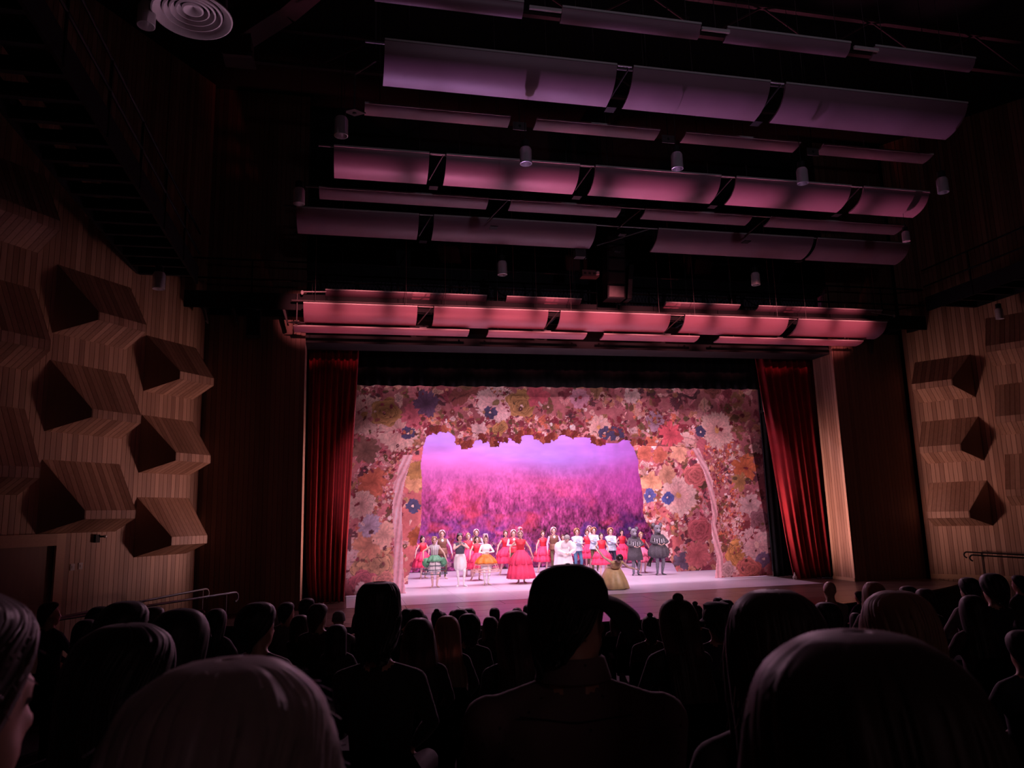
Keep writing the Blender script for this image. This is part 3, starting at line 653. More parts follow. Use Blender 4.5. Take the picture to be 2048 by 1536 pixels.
# ------------------------------------------------------------------ printed scenery (paint computed here, stored as a colour attribute)
def vnoise(X, Z, s, seed):
    r = np.random.default_rng(seed); G = r.random((128, 128)); x = X/s+37.3; z = Z/s+11.7
    xi = np.floor(x).astype(int); zi = np.floor(z).astype(int); u = x-xi; v = z-zi; u = u*u*(3-2*u); v = v*v*(3-2*v)
    g = lambda a, b: G[a % 128, b % 128]
    return g(xi, zi)*(1-u)*(1-v)+g(xi+1, zi)*u*(1-v)+g(xi, zi+1)*(1-u)*v+g(xi+1, zi+1)*u*v
def fbm(X, Z, s, seed, oc=4):
    t = 0; a = 1; n = 0
    for k in range(oc): t = t+a*vnoise(X, Z, s/2**k, seed+k); n += a; a *= .55
    return t/n
def lin(c):
    c = np.asarray(c, float)/255; return np.where(c <= .04045, c/12.92, ((c+.055)/1.055)**2.4)
class Canvas:
    def __init__(s, x0, x1, z0, z1, res):
        s.x0, s.z0, s.res = x0, z0, res; s.nx = int((x1-x0)/res)+1; s.nz = int((z1-z0)/res)+1
        s.X, s.Z = np.meshgrid(x0+np.arange(s.nx)*res, z0+np.arange(s.nz)*res); s.X0, s.Z0 = s.X.copy(), s.Z.copy(); s.C = np.zeros((s.nz, s.nx, 3)); s.M = np.ones((s.nz, s.nx), bool)
    def warp(s, a=.10, sc_=.35):
        s.X = s.X0+a*(fbm(s.X0, s.Z0, sc_, 101)-.5)*2; s.Z = s.Z0+a*(fbm(s.X0, s.Z0, sc_, 131)-.5)*2
    def unwarp(s): s.X, s.Z = s.X0, s.Z0
    def win(s, x, z, R):
        R = R+.12
        i0 = max(0, int((x-R-s.x0)/s.res)); i1 = min(s.nx, int((x+R-s.x0)/s.res)+2); j0 = max(0, int((z-R-s.z0)/s.res)); j1 = min(s.nz, int((z+R-s.z0)/s.res)+2)
        if i1 <= i0 or j1 <= j0: return None
        return slice(j0, j1), slice(i0, i1)
    def leaf(s, x, z, L, wd, a, col, vein=.75, lobes=0, grow=False):
        w_ = s.win(x, z, L*1.1)
        if not w_: return
        dx = s.X[w_]-x; dz = s.Z[w_]-z; u = (dx*cos(a)+dz*sin(a))/L; v = (-dx*sin(a)+dz*cos(a))/(L*wd)
        half = np.clip(4*u*(1-u), 0, None)**.8*(1+(.25*np.sin(u*lobes*6.28) if lobes else 0))
        m = (u > 0) & (u < 1) & (np.abs(v) < half*.5)
        sh = .72+.5*np.clip(.5+v*.8, 0, 1); rib = np.abs(v) < .05; side = (np.sin((u*9-np.abs(v)*3)*6.28) > .75)
        c = col[None, None, :]*sh[..., None]*np.where(rib, .6, np.where(side, vein, 1.))[..., None]
        s.C[w_] = np.where(m[..., None], c, s.C[w_])
        if grow: s.M[w_] |= m
    def flower(s, x, z, R, col, n=8, a=0, centre=None, rough=.22, layers=2, dark=.5, line=.8):
        layers = 4 if n >= 8 else 2; seed = int(abs(x*37+z*91)) % 50
        for k in range(layers):
            r_ = R*(1-.62*k/layers); w_ = s.win(x, z, r_*1.1)
            if not w_: return
            dx = s.X[w_]-x; dz = s.Z[w_]-z; th = np.arctan2(dz, dx)+a+k*2.4; d = np.hypot(dx, dz)/r_
            wob = th+.25*np.sin(th*2+seed); pet = np.abs(np.cos(wob*n/2))**.7; rim = (1-rough)+rough*pet+.05*np.sin(th*n*3.3+seed)+.03*np.sin(th*11+k)
            m = d < rim; q = np.clip(d/rim, 0, 1)
            sh = (dark+(1-dark)*q**.9)*(.84+.20*pet)*(1-.22*(q > .95))*(.93+.10*np.sin(wob*n*2+q*4))
            tint = 1+.06*np.sin(th*3+seed)
            c = col[None, None, :]*(sh*tint)[..., None]*np.array([1, 1-.05*k, 1-.04*k])
            s.C[w_] = np.where(m[..., None], c, s.C[w_])
        if centre is not None:
            w_ = s.win(x, z, R*.2); d = np.hypot(s.X[w_]-x, s.Z[w_]-z)/(R*.17)
            s.C[w_] = np.where((d < 1)[..., None], centre[None, None, :]*(.7+.4*vnoise(s.X[w_], s.Z[w_], R*.05, 3))[..., None], s.C[w_])
    def rose(s, x, z, R, col, a=0):
        w_ = s.win(x, z, R*1.1)
        if not w_: return
        dx = s.X[w_]-x; dz = s.Z[w_]-z; th = np.arctan2(dz, dx)+a; d = np.hypot(dx*.95, dz*1.05)/R
        m = d < .9+.1*np.cos(th*5)
        q = d*3.4+.30*np.sin(th*2.5+1.7*np.floor(d*3.4))+.12*np.sin(th*5+d*9); fr = q-np.floor(q)
        sh = (.50+.45*np.clip(d, 0, 1))*(.62+.55*fr)*np.where(fr < .10, .62, 1.)
        s.C[w_] = np.where(m[..., None], col[None, None, :]*np.clip(sh, .15, 1.2)[..., None], s.C[w_])
    def blob(s, x, z, R, col, k=1.):
        w_ = s.win(x, z, R*1.3)
        if not w_: return
        d = np.hypot(s.X[w_]-x, s.Z[w_]-z)/R; al = np.clip(1.3-d, 0, 1)[..., None]*k; s.C[w_] = s.C[w_]*(1-al)+col[None, None, :]*al
    def build(s, name, label, Y, cat, mat, ripple=.02, seed=0):
        I = -np.ones((s.nz, s.nx), int)
        face = s.M[:-1, :-1] & s.M[1:, :-1] & s.M[:-1, 1:] & s.M[1:, 1:]
        use = np.zeros_like(s.M); use[:-1, :-1] |= face; use[1:, :-1] |= face; use[:-1, 1:] |= face; use[1:, 1:] |= face
        I[use] = np.arange(use.sum())
        x = s.X0[use]; z = s.Z0[use]; cx = float(s.X0.mean())
        y = ripple*np.sin(x*2.1+seed)+.5*ripple*np.sin(x*5.3+z*.4)
        # soft fall of hung cloth, never a perfect plane
        co = np.stack([x-cx, y, z], 1).astype(np.float32)
        j, i = np.nonzero(face); q = np.stack([I[j, i], I[j, i+1], I[j+1, i+1], I[j+1, i]], 1).astype(np.int32)
        me = bpy.data.meshes.new(name); me.vertices.add(len(co)); me.vertices.foreach_set('co', co.ravel())
        me.loops.add(q.size); me.loops.foreach_set('vertex_index', q.ravel()); me.polygons.add(len(q))
        me.polygons.foreach_set('loop_start', np.arange(0, q.size, 4, dtype=np.int32)); me.update(calc_edges=True)
        at = me.color_attributes.new('print', 'FLOAT_COLOR', 'POINT')
        c = np.ones((len(co), 4), np.float32); c[:, :3] = np.clip(s.C[use], 0, 1); at.data.foreach_set('color', c.ravel())
        me.materials.append(mat); me.polygons.foreach_set('use_smooth', np.ones(len(q), bool))
        o = link(name, me, None, (cx, Y, 0)); so = o.modifiers.new('thick', 'SOLIDIFY'); so.thickness = .012; so.offset = 1
        return tag(o, label, cat)
def inside(X, Z, poly):
    m = np.zeros(X.shape, bool); n = len(poly)
    for i in range(n):
        x0, z0 = poly[i]; x1, z1 = poly[(i+1) % n]
        if z0 == z1: continue
        c = ((Z >= z0) != (Z >= z1)) & (X < (x1-x0)*(Z-z0)/(z1-z0)+x0); m ^= c
    return m
PAL = [lin(c) for c in ((206,150,150), (190,120,128), (224,180,172), (160,88,98), (132,60,74), (122,70,66), (150,112,84), (110,84,62), (196,140,112), (168,104,112), (92,56,66), (214,166,150))]
CREAM, ROSE, MUST, BLUE, MAR, OLIVE, PALE, TERRA = [lin(c) for c in ((222,190,178), (206,112,126), (188,146,94), (72,74,110), (128,48,62), (112,96,66), (232,202,200), (196,112,88))]
def florals(cv, x0, x1, z0, z1, n, rs, seed, pal=PAL):
    r = np.random.default_rng(seed)
    for k in range(n):
        x = r.uniform(x0, x1); z = r.uniform(z0, z1); c = pal[r.integers(len(pal))]*r.uniform(.75, 1.15)
        q = r.random(); R = r.uniform(*rs)
        if q < .62: cv.leaf(x, z, R*1.7, r.uniform(.35, .75), r.uniform(0, 6.28), c, .8, r.integers(0, 4))
        elif q < .85: cv.flower(x, z, R*.75, c, r.integers(5, 10), r.uniform(0, 6), CREAM if r.random() < .3 else MAR, r.uniform(.15, .4))
        else: cv.rose(x, z, R*.7, c, r.uniform(0, 6))
def px2(x, y, Y): p = atY(x, y, Y); return float(p[0]), float(p[2])

# ---- front floral portal
YF = 22.4
cv = Canvas(-.62, 13.45, .02, 6.75, .019)
X, Z = cv.X, cv.Z
n1 = fbm(X, Z, .9, 1); n2 = fbm(X, Z, .16, 20)
base = lin((150, 92, 96))[None, None]*(.55+.9*n1[..., None])*(.6+.8*n2[..., None]); cv.C[:] = base
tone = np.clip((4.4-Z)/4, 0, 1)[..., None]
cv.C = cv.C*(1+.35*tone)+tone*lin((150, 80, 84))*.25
cv.warp()
florals(cv, -.6, 13.4, 0, 6.8, 1500, (.10, .30), 31)
florals(cv, -.6, 13.4, 0, 6.8, 110, (.25, .5), 32)
florals(cv, -.6, 13.4, 0, 6.8, 700, (.06, .15), 36)
florals(cv, .3, 2.3, 1.2, 4.3, 520, (.03, .085), 33, [PALE, ROSE, MAR, TERRA, PAL[0], CREAM])
florals(cv, 11.3, 12.6, 1.0, 4.4, 620, (.03, .085), 34, [TERRA, CREAM, MAR, lin((214, 120, 84)), PAL[8], PALE])
florals(cv, 1.5, 12.0, 4.5, 5.1, 420, (.06, .16), 35, [MAR, PAL[4], OLIVE, PAL[6], TERRA, PALE, PAL[0]])
def fl(px_, py_, R, col, n=8, **k): x, z = px2(px_, py_, YF); cv.flower(x, z, R, col, n, **k)
def ro(px_, py_, R, col, a=0): x, z = px2(px_, py_, YF); cv.rose(x, z, R, col, a)
dim = .72
fl(728, 828, .62, CREAM*dim, 11, centre=MUST*.6, rough=.12); fl(797, 862, .62, CREAM*.8, 9, rough=.16, centre=PAL[9]); ro(772, 826, .48, MUST*.75)
fl(828, 832, .42, ROSE*.8, 6, rough=.3); fl(852, 806, .44, lin((96, 74, 104)), 6, rough=.35); fl(992, 806, .62, PALE*.8, 14, rough=.1, centre=OLIVE); ro(1043, 808, .50, MUST*.85, 1)
fl(1076, 792, .4, lin((206, 100, 116))*.8, 3, rough=.5); fl(981, 825, 0.22, BLUE*.75, 3, rough=.25, centre=CREAM); fl(815, 866, 0.22, BLUE*.8, 3, rough=.25, centre=CREAM)
fl(958, 862, .27, PALE*.75, 5); ro(1000, 858, .24, MUST); fl(1160, 796, .34, lin((190, 140, 160)), 5, rough=.2, centre=MAR); fl(1264, 790, .32, PALE*.75, 5, rough=.2)
fl(1196, 856, .42, CREAM*.9, 9, rough=.2, centre=MUST); fl(1211, 866, 0.24, BLUE*.9, 4, rough=.3, centre=CREAM); fl(1233, 868, 0.26, BLUE*.85, 4, rough=.3, a=.7, centre=CREAM)
fl(1312, 843, .34, lin((180, 150, 170))*.8, 6, centre=MAR, rough=.3); fl(1340, 870, .42, lin((206, 92, 104)), 6, rough=.4, a=.4); fl(1306, 884, .24, TERRA, 5, rough=.4)
fl(1434, 860, .62, CREAM*.85, 10, rough=.15, centre=MUST); fl(1402, 866, 0.20, BLUE*.8, 3, centre=CREAM); fl(1500, 1010, .42, PALE*.75, 5, rough=.35); fl(1490, 935, .45, lin((190, 110, 70)), 5, rough=.5); fl(1480, 965, .3, MUST*.8, 5, rough=.5)
ro(1482, 1108, .55, lin((214, 160, 90)), .5); fl(1513, 1088, .55, PALE*.85, 10, rough=.14, centre=CREAM); fl(1525, 1118, .26, lin((110, 104, 140)), 4, centre=CREAM); ro(1498, 1138, .42, lin((208, 122, 112)), 1); ro(1455, 1140, .34, PALE*.8)
fl(722, 1010, .42, CREAM*.75, 10, rough=.2); fl(724, 1132, .60, PALE*.85, 12, rough=.12, centre=PAL[2]); ro(750, 1130, .66, lin((212, 172, 128)), .3); fl(740, 1085, .5, lin((206, 150, 120)), 6, rough=.35); fl(766, 1070, .42, lin((220, 180, 160)), 5, rough=.35)
ro(728, 1168, .45, ROSE*.95, 2); ro(770, 1165, .38, lin((214, 150, 130)), 1); fl(722, 1185, .24, PALE, 5); fl(740, 1050, .34, lin((170, 160, 180)), 7); ro(1520, 1040, .4, lin((150, 110, 120)))
fl(745, 965, .45, TERRA*.8, 5, rough=.45); fl(732, 900, .42, lin((120, 90, 80)), 6, rough=.4)
# sprays of small leaves and buds laid over the blooms
florals(cv, -.6, 13.4, 0, 6.8, 520, (.05, .12), 37, [PAL[4], PAL[10], OLIVE*.7, MAR*.8, PAL[5], PALE*.8, PAL[9], lin((84, 52, 48))])
rv = np.random.default_rng(5)
for k in range(46):
    x = rv.uniform(-.4, 13.2); z = rv.uniform(.3, 6.6); a_ = rv.uniform(0, 6.28)
    for q in range(7):
        cv.leaf(x, z, .22, .07, a_, lin((78, 44, 44)), 1.); x += .19*cos(a_); z += .19*sin(a_); a_ += rv.normal(0, .4)
        cv.leaf(x, z, rv.uniform(.08, .16), .6, a_+rv.choice([-1, 1])*1.0, [PAL[4], PAL[6], MAR, TERRA*.7][rv.integers(4)], .8)
# opening of the portal
OPEN = [(812, 1260), (812, 1187), (808, 1150), (806, 1100), (805, 1060), (804, 1017), (806, 990), (810, 963), (818, 935), (827, 910), (838, 898), (849, 890), (853, 875), (862, 867), (883, 862), (896, 864), (909, 873), (915, 886), (924, 894), (935, 898), (945, 892), (951, 882), (969, 879), (980, 888), (986, 895), (991, 887), (999, 881), (1006, 888), (1012, 877), (1022, 878), (1031, 886), (1037, 877), (1042, 870), (1055, 867), (1066, 871), (1076, 879), (1087, 886), (1102, 881), (1115, 875), (1127, 869), (1145, 876), (1167, 875), (1185, 878), (1196, 891), (1201, 882), (1212, 887), (1237, 887), (1246, 880), (1266, 883), (1277, 888), (1291, 892), (1325, 893), (1381, 895), (1392, 914), (1405, 941), (1414, 972), (1421, 1006), (1424, 1028), (1421, 1051), (1425, 1084), (1430, 1107), (1433, 1118), (1431, 1135), (1429, 1154), (1429, 1260)]
cv.unwarp()
op = [px2(x, y, YF) for x, y in OPEN]
cv.M = ~inside(X, Z, op)
# pale bark bands along the inner edges
def band(pts, wd, col, side):
    P = np.array([px2(x, y, YF) for x, y in pts]); o_ = np.argsort(P[:, 1]); xe = np.interp(Z, P[o_, 1], P[o_, 0]); lo, hi = P[:, 1].min(), P[:, 1].max()
    d = (X-xe)*side; nn = fbm(X, Z, .12, 60); wv = wd*(.6+.8*fbm(X*0, Z, .5, 61)); m = (d > -.03) & (d < wv) & (Z >= lo) & (Z <= hi)
    c = col[None, None]*(.75+.45*nn[..., None])*(.9+.25*np.sin(d*40+Z*6)[..., None]); cv.C[:] = np.where(m[..., None], c, cv.C)
band([(812, 1192), (806, 1100), (804, 1017), (810, 963), (827, 910)], .30, lin((226, 176, 184)), -1)
band([(1383, 897), (1405, 941), (1414, 972), (1424, 1028), (1421, 1051), (1433, 1118), (1429, 1160)], .22, lin((216, 172, 176)), 1)
# ivy hanging below the border
r = np.random.default_rng(77)
for x_, y_ in ((918, 884), (928, 890), (938, 893), (946, 887), (978, 882), (985, 890), (1005, 882), (1030, 880), (1076, 874), (1086, 880), (1098, 877), (1110, 872), (1150, 870), (1190, 880), (1197, 886), (866, 862), (880, 858), (1060, 864), (1130, 866), (1040, 868), (1275, 884), (960, 874)):
    x, z = px2(x_, y_, YF)
    for k in range(3): cv.leaf(x+r.uniform(-.1, .1), z+.12, r.uniform(.18, .3), .8, -pi/2+r.uniform(-.8, .8), [MAR, TERRA*.6, lin((110, 50, 40))][k % 3], .8, 2, grow=True)
cv.C = cv.C*.93+.07*lin((176, 116, 118))*(cv.C.mean(2, keepdims=True)*1.6+.35)
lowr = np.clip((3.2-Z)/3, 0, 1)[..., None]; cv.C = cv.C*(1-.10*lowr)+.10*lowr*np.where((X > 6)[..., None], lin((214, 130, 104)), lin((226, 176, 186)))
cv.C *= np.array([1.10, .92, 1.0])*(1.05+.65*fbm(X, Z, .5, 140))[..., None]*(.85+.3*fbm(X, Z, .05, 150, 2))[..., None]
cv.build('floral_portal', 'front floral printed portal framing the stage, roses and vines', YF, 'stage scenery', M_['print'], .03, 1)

# ---- second floral portal
Y2 = 25.4
cv = Canvas(.8, 13.6, .02, 6.4, .021); X, Z = cv.X, cv.Z
cv.C[:] = lin((176, 96, 96))[None, None]*(.6+.8*fbm(X, Z, .8, 5)[..., None])*(.7+.5*fbm(X, Z, .14, 9)[..., None])
cv.warp()
florals(cv, 10.2, 13.4, 0, 6, 520, (.12, .30), 41); florals(cv, 10.4, 13.2, .5, 4.3, 340, (.05, .11), 42, [TERRA, PALE, ROSE, MAR, CREAM]); florals(cv, .8, 3.4, 0, 6, 220, (.08, .2), 43)
def fl(px_, py_, R, col, n=8, **k): x, z = px2(px_, py_, Y2); cv.flower(x, z, R, col, n, **k)
def ro(px_, py_, R, col, a=0): x, z = px2(px_, py_, Y2); cv.rose(x, z, R, col, a)
fl(1357, 990, .72, CREAM*.95, 10, rough=.15, centre=MUST); ro(1391, 950, .46, lin((206, 116, 112))); fl(1357, 904, .38, lin((212, 160, 130)), 5, rough=.4); fl(1334, 948, .34, lin((196, 150, 120)), 6, rough=.3); fl(1302, 965, .42, lin((226, 170, 130)), 4, rough=.4); fl(1299, 992, .26, lin((80, 90, 150)), 4, centre=CREAM); fl(1336, 997, .24, lin((70, 84, 146)), 4, centre=CREAM); fl(1290, 905, .3, TERRA*.8, 5); fl(1318, 912, .3, TERRA*.75, 5)
fl(1365, 1122, .36, lin((96, 84, 104)), 5, rough=.5); ro(1400, 1060, .5, lin((190, 100, 104))); fl(1320, 1080, .4, PALE, 7, rough=.3); fl(1395, 1110, .5, lin((196, 110, 110)), 7)
fl(828, 965, .3, lin((200, 150, 110)), 5); fl(826, 1012, .28, BLUE*.9, 4, centre=CREAM); fl(834, 940, .34, lin((160, 120, 70)), 6); fl(832, 1075, .3, lin((150, 80, 50)), 5)
OP2 = [(817, 1260), (817, 1155), (828, 1120), (836, 1079), (843, 1050), (844, 1000), (845, 960), (842, 930), (846, 905), (850, 870), (858, 840), (1262, 840), (1266, 896), (1276, 923), (1275, 941), (1280, 961), (1283, 983), (1286, 1006), (1284, 1026), (1291, 1044), (1302, 1060), (1316, 1090), (1335, 1115), (1347, 1130), (1355, 1148), (1356, 1260)]
cv.unwarp()
cv.M = ~inside(X, Z, [px2(x, y, Y2) for x, y in OP2])
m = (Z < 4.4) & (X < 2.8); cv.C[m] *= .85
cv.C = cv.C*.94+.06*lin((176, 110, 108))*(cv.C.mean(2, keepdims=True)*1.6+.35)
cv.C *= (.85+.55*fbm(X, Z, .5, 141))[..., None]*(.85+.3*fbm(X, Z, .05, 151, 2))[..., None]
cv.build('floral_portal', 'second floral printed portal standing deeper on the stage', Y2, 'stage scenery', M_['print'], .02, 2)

# ---- painted meadow backdrop
YB = 30.6
cv = Canvas(1.2, 15.6, .02, 7.0, .026); X, Z = cv.X, cv.Z
zt = Z/7.0
hill = np.clip((Z-(4.25+.45*np.sin(X*.45+.5)+.3*fbm(X, Z*0, 1.6, 3)))*1.2+.5, 0, 1)
sky = lin((160, 124, 200)); far = lin((196, 118, 186)); mid = lin((196, 92, 150)); low = lin((112, 50, 92))
k1 = np.clip((Z-2.9)/1.6, 0, 1)[..., None]; k2 = np.clip((Z-1.2)/2.0, 0, 1)[..., None]
C = low*(1-k2)+mid*k2; C = C*(1-k1)+far*k1; C = C*(1-hill[..., None])+sky*hill[..., None]
st = fbm(X*1.25, Z*.85, .30, 71, 5); pat = fbm(X, Z*1.6, 1.3, 72, 4); fine = fbm(X*2.0, Z*1.1, .11, 73, 3)
fade = np.clip(1-(Z-1.2)/3.1, 0, 1)
C = C*(1+(fade*(st-.5)*3.0)[..., None])*(1+(fade*(fine-.5)*3.0)[..., None])
rm = (np.clip((pat-.50)*6, 0, 1)*np.clip(1-np.abs(Z-2.2)/1.6, 0, 1))[..., None]; C = C*(1-rm*.6)+lin((226, 84, 104))*rm*.6*(.6+.8*fine[..., None])
bm = (np.clip((fbm(X, Z*1.3, .8, 80)-.52)*7, 0, 1)*np.clip(1-np.abs(Z-1.5)/1.4, 0, 1))[..., None]; C = C*(1-bm*.62)+lin((88, 60, 140))*bm*.62*(.6+.8*fine[..., None])
rt = np.clip((X-8.6)/4.2, 0, 1)[..., None]*np.clip((Z-1.8)/1.5, 0, 1)[..., None]*(1-hill[..., None]*.2); C = C*(1-.5*rt)+lin((196, 70, 190))*rt*.5*(.55+.9*st[..., None])
mist = (fbm(X*.5, Z*1.6, .7, 88)-.5)[..., None]*np.clip((Z-2.6)/1.2, 0, 1)[..., None]; C = C*(1+.55*mist)
cv.C = np.clip(C, .01, 1)
florals(cv, 1.2, 15.5, 0, .9, 520, (.07, .2), 91, [lin((130, 50, 80)), lin((150, 60, 90)), lin((100, 40, 80)), lin((180, 90, 120)), lin((80, 40, 90)), lin((160, 110, 130))])
florals(cv, 1.2, 15.5, .7, 1.35, 170, (.07, .16), 92, [lin((120, 50, 90)), lin((150, 70, 110)), lin((100, 46, 110))])
cv.build('painted_backdrop', 'painted violet and red flower meadow backdrop at the rear of the stage', YB, 'backdrop', M_['print'], .02, 3)
# ------------------------------------------------------------------ people: continuous bodies grown from overlapping limbs
def nrm(v): v = np.asarray(v, float); return v/(np.linalg.norm(v)+1e-9)
class Body:
    def __init__(s): s.mb = MB(); s.seg = []
    def cap(s, p0, p1, r0, r1, mat, flat=None, n=10):
        p0 = np.asarray(p0, float); p1 = np.asarray(p1, float); t = nrm(p1-p0) if np.linalg.norm(p1-p0) > 1e-6 else np.array([0, 0, 1.])
        a = np.array([0, 0, 1.]) if abs(t[2]) < .8 else np.array([1., 0, 0])
        if flat is not None: a = np.asarray(flat[0], float)
        a = nrm(a-t*np.dot(a, t)); b = np.cross(t, a); k = 1 if flat is None else flat[1]
        rings = [(p0-t*r0*c, r0*q) for c, q in ((.995, .1), (.8, .6), (.38, .925))]+[(p0, r0)]+[(p1, r1)]+[(p1+t*r1*c, r1*q) for c, q in ((.38, .925), (.8, .6), (.995, .1))]
        v = [c+r*(k*cos(2*pi*i/n)*a+sin(2*pi*i/n)*b) for c, r in rings for i in range(n)]; m = len(rings)
        f = [(j*n+i, j*n+(i+1) % n, (j+1)*n+(i+1) % n, (j+1)*n+i) for j in range(m-1) for i in range(n)]
        f += [tuple(range(n))[::-1], tuple((m-1)*n+i for i in range(n))]
        s.mb.add(v, f); s.seg.append((p0, p1, r0, r1, mat)); return s
    def ell(s, c, r, mat, R=None):
        b = MB(); b.ell((0, 0, 0), r, 14, 10); V = np.array(b.v)
        if R is not None: V = V @ R.T
        s.mb.add(V+np.asarray(c), b.f); ax = np.argmax(r); d = np.zeros(3); d[ax] = r[ax]-np.median(r)
        if R is not None: d = R @ d
        m = float(np.median(r)); s.seg.append((np.asarray(c)-d, np.asarray(c)+d, m, m, mat)); return s
    def loft(s, rings, tf, n=18):
        """rings (z, rx, ry, yc, mat) -> closed torso; tf bends points"""
        v = []; f = []
        R = [(rings[0][0]-.03, .3*rings[0][1], .3*rings[0][2], rings[0][3], rings[0][4])]+list(rings)+[(rings[-1][0]+.02, .3*rings[-1][1], .3*rings[-1][2], rings[-1][3], rings[-1][4])]
        for z, rx, ry, yc, _ in R:
            for i in range(n):
                a = 2*pi*i/n; q = 1.12
                cx_, sy_ = cos(a), sin(a); e = (abs(cx_)**2.4+abs(sy_)**2.4)**(-1/2.4)
                v.append(tf(np.array([rx*cx_*e, yc+ry*sy_*e, z])))
        m = len(R); f = [(j*n+i, j*n+(i+1) % n, (j+1)*n+(i+1) % n, (j+1)*n+i) for j in range(m-1) for i in range(n)]+[tuple(range(n))[::-1], tuple((m-1)*n+i for i in range(n))]
        s.mb.add(v, f)
        for a, b in zip(rings[:-1], rings[1:]):
            for off in (-.5, 0, .5):
                s.seg.append((tf(np.array([off*a[1], a[3], a[0]])), tf(np.array([off*b[1], b[3], b[0]])), a[2], b[2], b[4]))
        return s
    def hand(s, W, d, side, mat, curl=.25, size=1.):
        d = nrm(d); sd = nrm(np.asarray(side)-d*np.dot(side, d)); nn = np.cross(d, sd)
        s.cap(W, W+d*.07*size, .026*size, .036*size, mat, (nn, .55))
        for k, L in enumerate((.066, .076, .070, .054)):
            b = W+d*.082*size+sd*(.030-.0205*k)*size; m = b+(d*.6+nn*curl*.25)*L*size*.75; e = m+(d*(1-curl*.6)+nn*curl)*L*size*.45
            s.cap(b-d*.012, m, .0095*size, .009*size, mat, n=6); s.cap(m, e, .009*size, .0075*size, mat, n=6)
        b = W+d*.03*size+sd*.03*size; m = b+(sd*.7+d*.7)*.035*size; e = m+(d*.9+sd*.25)*.03*size
        s.cap(b-sd*.01, m, .011*size, .010*size, mat, n=6); s.cap(m, e, .010*size, .008*size, mat, n=6); return s
    def arm(s, S, W, pole, mats, up=.275, fo=.25, rad=1., hand_dir=None, side=(0, -1, 0), curl=.25):
        S = np.asarray(S, float); W = np.asarray(W, float); D = W-S; L = np.linalg.norm(D)
        if L > (up+fo)*.985: W = S+D/L*(up+fo)*.985; D = W-S; L = np.linalg.norm(D)
        a = (up**2-fo**2+L*L)/(2*L); h = sqrt(max(0, up*up-a*a)); t = D/L; p = nrm(np.asarray(pole)-t*np.dot(pole, t)); E = S+t*a+p*h
        s.cap(S, E, .050*rad, .037*rad, mats[0]); s.cap(E, E+(W-E)*.45, .037*rad, .036*rad, mats[1]); s.cap(E+(W-E)*.45, W, .036*rad, .024*rad, mats[1])
        s.hand(W, hand_dir if hand_dir is not None else W-E, side, mats[2], curl); return s
    def head(s, c, yaw, pitch, sk, scale=1., eye='eye', lip='lip'):
        cy, sy = cos(yaw), sin(yaw); cp, sp = cos(pitch), sin(pitch)
        R = np.array([[cy, -sy, 0], [sy, cy, 0], [0, 0, 1]]) @ np.array([[1, 0, 0], [0, cp, -sp], [0, sp, cp]])
        c = np.asarray(c, float); g = lambda x, y, z: c+R @ (np.array([x, y, z])*scale); k = scale
        s.ell(g(0, .008, .02), (.074*k, .094*k, .095*k), sk, R); s.ell(g(0, -.028, -.045), (.054*k, .060*k, .068*k), sk, R); s.ell(g(0, -.06, -.092), (.026*k, .026*k, .022*k), sk, R)
        s.cap(g(0, -.085, .012), g(0, -.104, -.028), .008*k, .0125*k, sk); s.cap(g(-.014, -.088, -.03), g(.014, -.088, -.03), .0085*k, .0085*k, sk, n=6)
        s.cap(g(-.035, -.076, .026), g(.035, -.076, .026), .013*k, .013*k, sk)
        for q in (-1, 1):
            s.ell(g(q*.076, .012, -.012), (.010*k, .020*k, .032*k), sk, R); s.ell(g(q*.031, -.0815, .006), (.0125*k, .007*k, .0075*k), eye, R)
        s.cap(g(-.018, -.086, -.062), g(.018, -.086, -.062), .0075*k, .0075*k, lip, n=6)
        return R
    def build(s, name, mats, parent=None, voxel=.0125, smooth=4):
        """mats: list of (key, material); grows one continuous skin over all limbs"""
        me = medata('tmp', s.mb.v, s.mb.f); ob = bpy.data.objects.new('tmp', me); COL.objects.link(ob)
        md = ob.modifiers.new('r', 'REMESH'); md.mode = 'VOXEL'; md.voxel_size = voxel; md.use_smooth_shade = True
        sm = ob.modifiers.new('s', 'SMOOTH'); sm.factor = .5; sm.iterations = smooth
        dg = bpy.context.evaluated_depsgraph_get(); new = bpy.data.meshes.new_from_object(ob.evaluated_get(dg)); new.name = name
        bpy.data.objects.remove(ob); bpy.data.meshes.remove(me)
        n = len(new.polygons); ctr = np.empty(n*3, np.float32); new.polygons.foreach_get('center', ctr); P = ctr.reshape(-1, 3).astype(float)
        best = np.full(n, 9.); idx = np.zeros(n, np.int32); keys = [k for k, _ in mats]
        for a, b, r0, r1, m in s.seg:
            ab = b-a; t = np.clip(((P-a) @ ab)/(ab @ ab+1e-12), 0, 1); d = np.linalg.norm(P-(a+t[:, None]*ab), axis=1)-(r0+(r1-r0)*t)
            if m == 'eye': d = d-.004
            if m == 'lip': d = d-.001
            q = d < best; best[q] = d[q]; idx[q] = keys.index(m)
        new.materials.clear()
        for _, m in mats: new.materials.append(m)
        new.polygons.foreach_set('material_index', idx); new.polygons.foreach_set('use_smooth', np.ones(n, bool)); new.update()
        return link(name, new, parent)
def bender(zb, ang, side=0, soft=.16):
    def tf(p):
        p = np.asarray(p, float)
        if p[2] <= zb: return p.copy()
        k = min(1, (p[2]-zb)/soft); a = ang*k; b = side*k; q = p-[0, 0, zb]
        y = q[1]*cos(a)-q[2]*sin(a); z = q[1]*sin(a)+q[2]*cos(a); x = q[0]*cos(b)+z*sin(b); z = -q[0]*sin(b)+z*cos(b)
        return np.array([x, y, z+zb])
    return tf
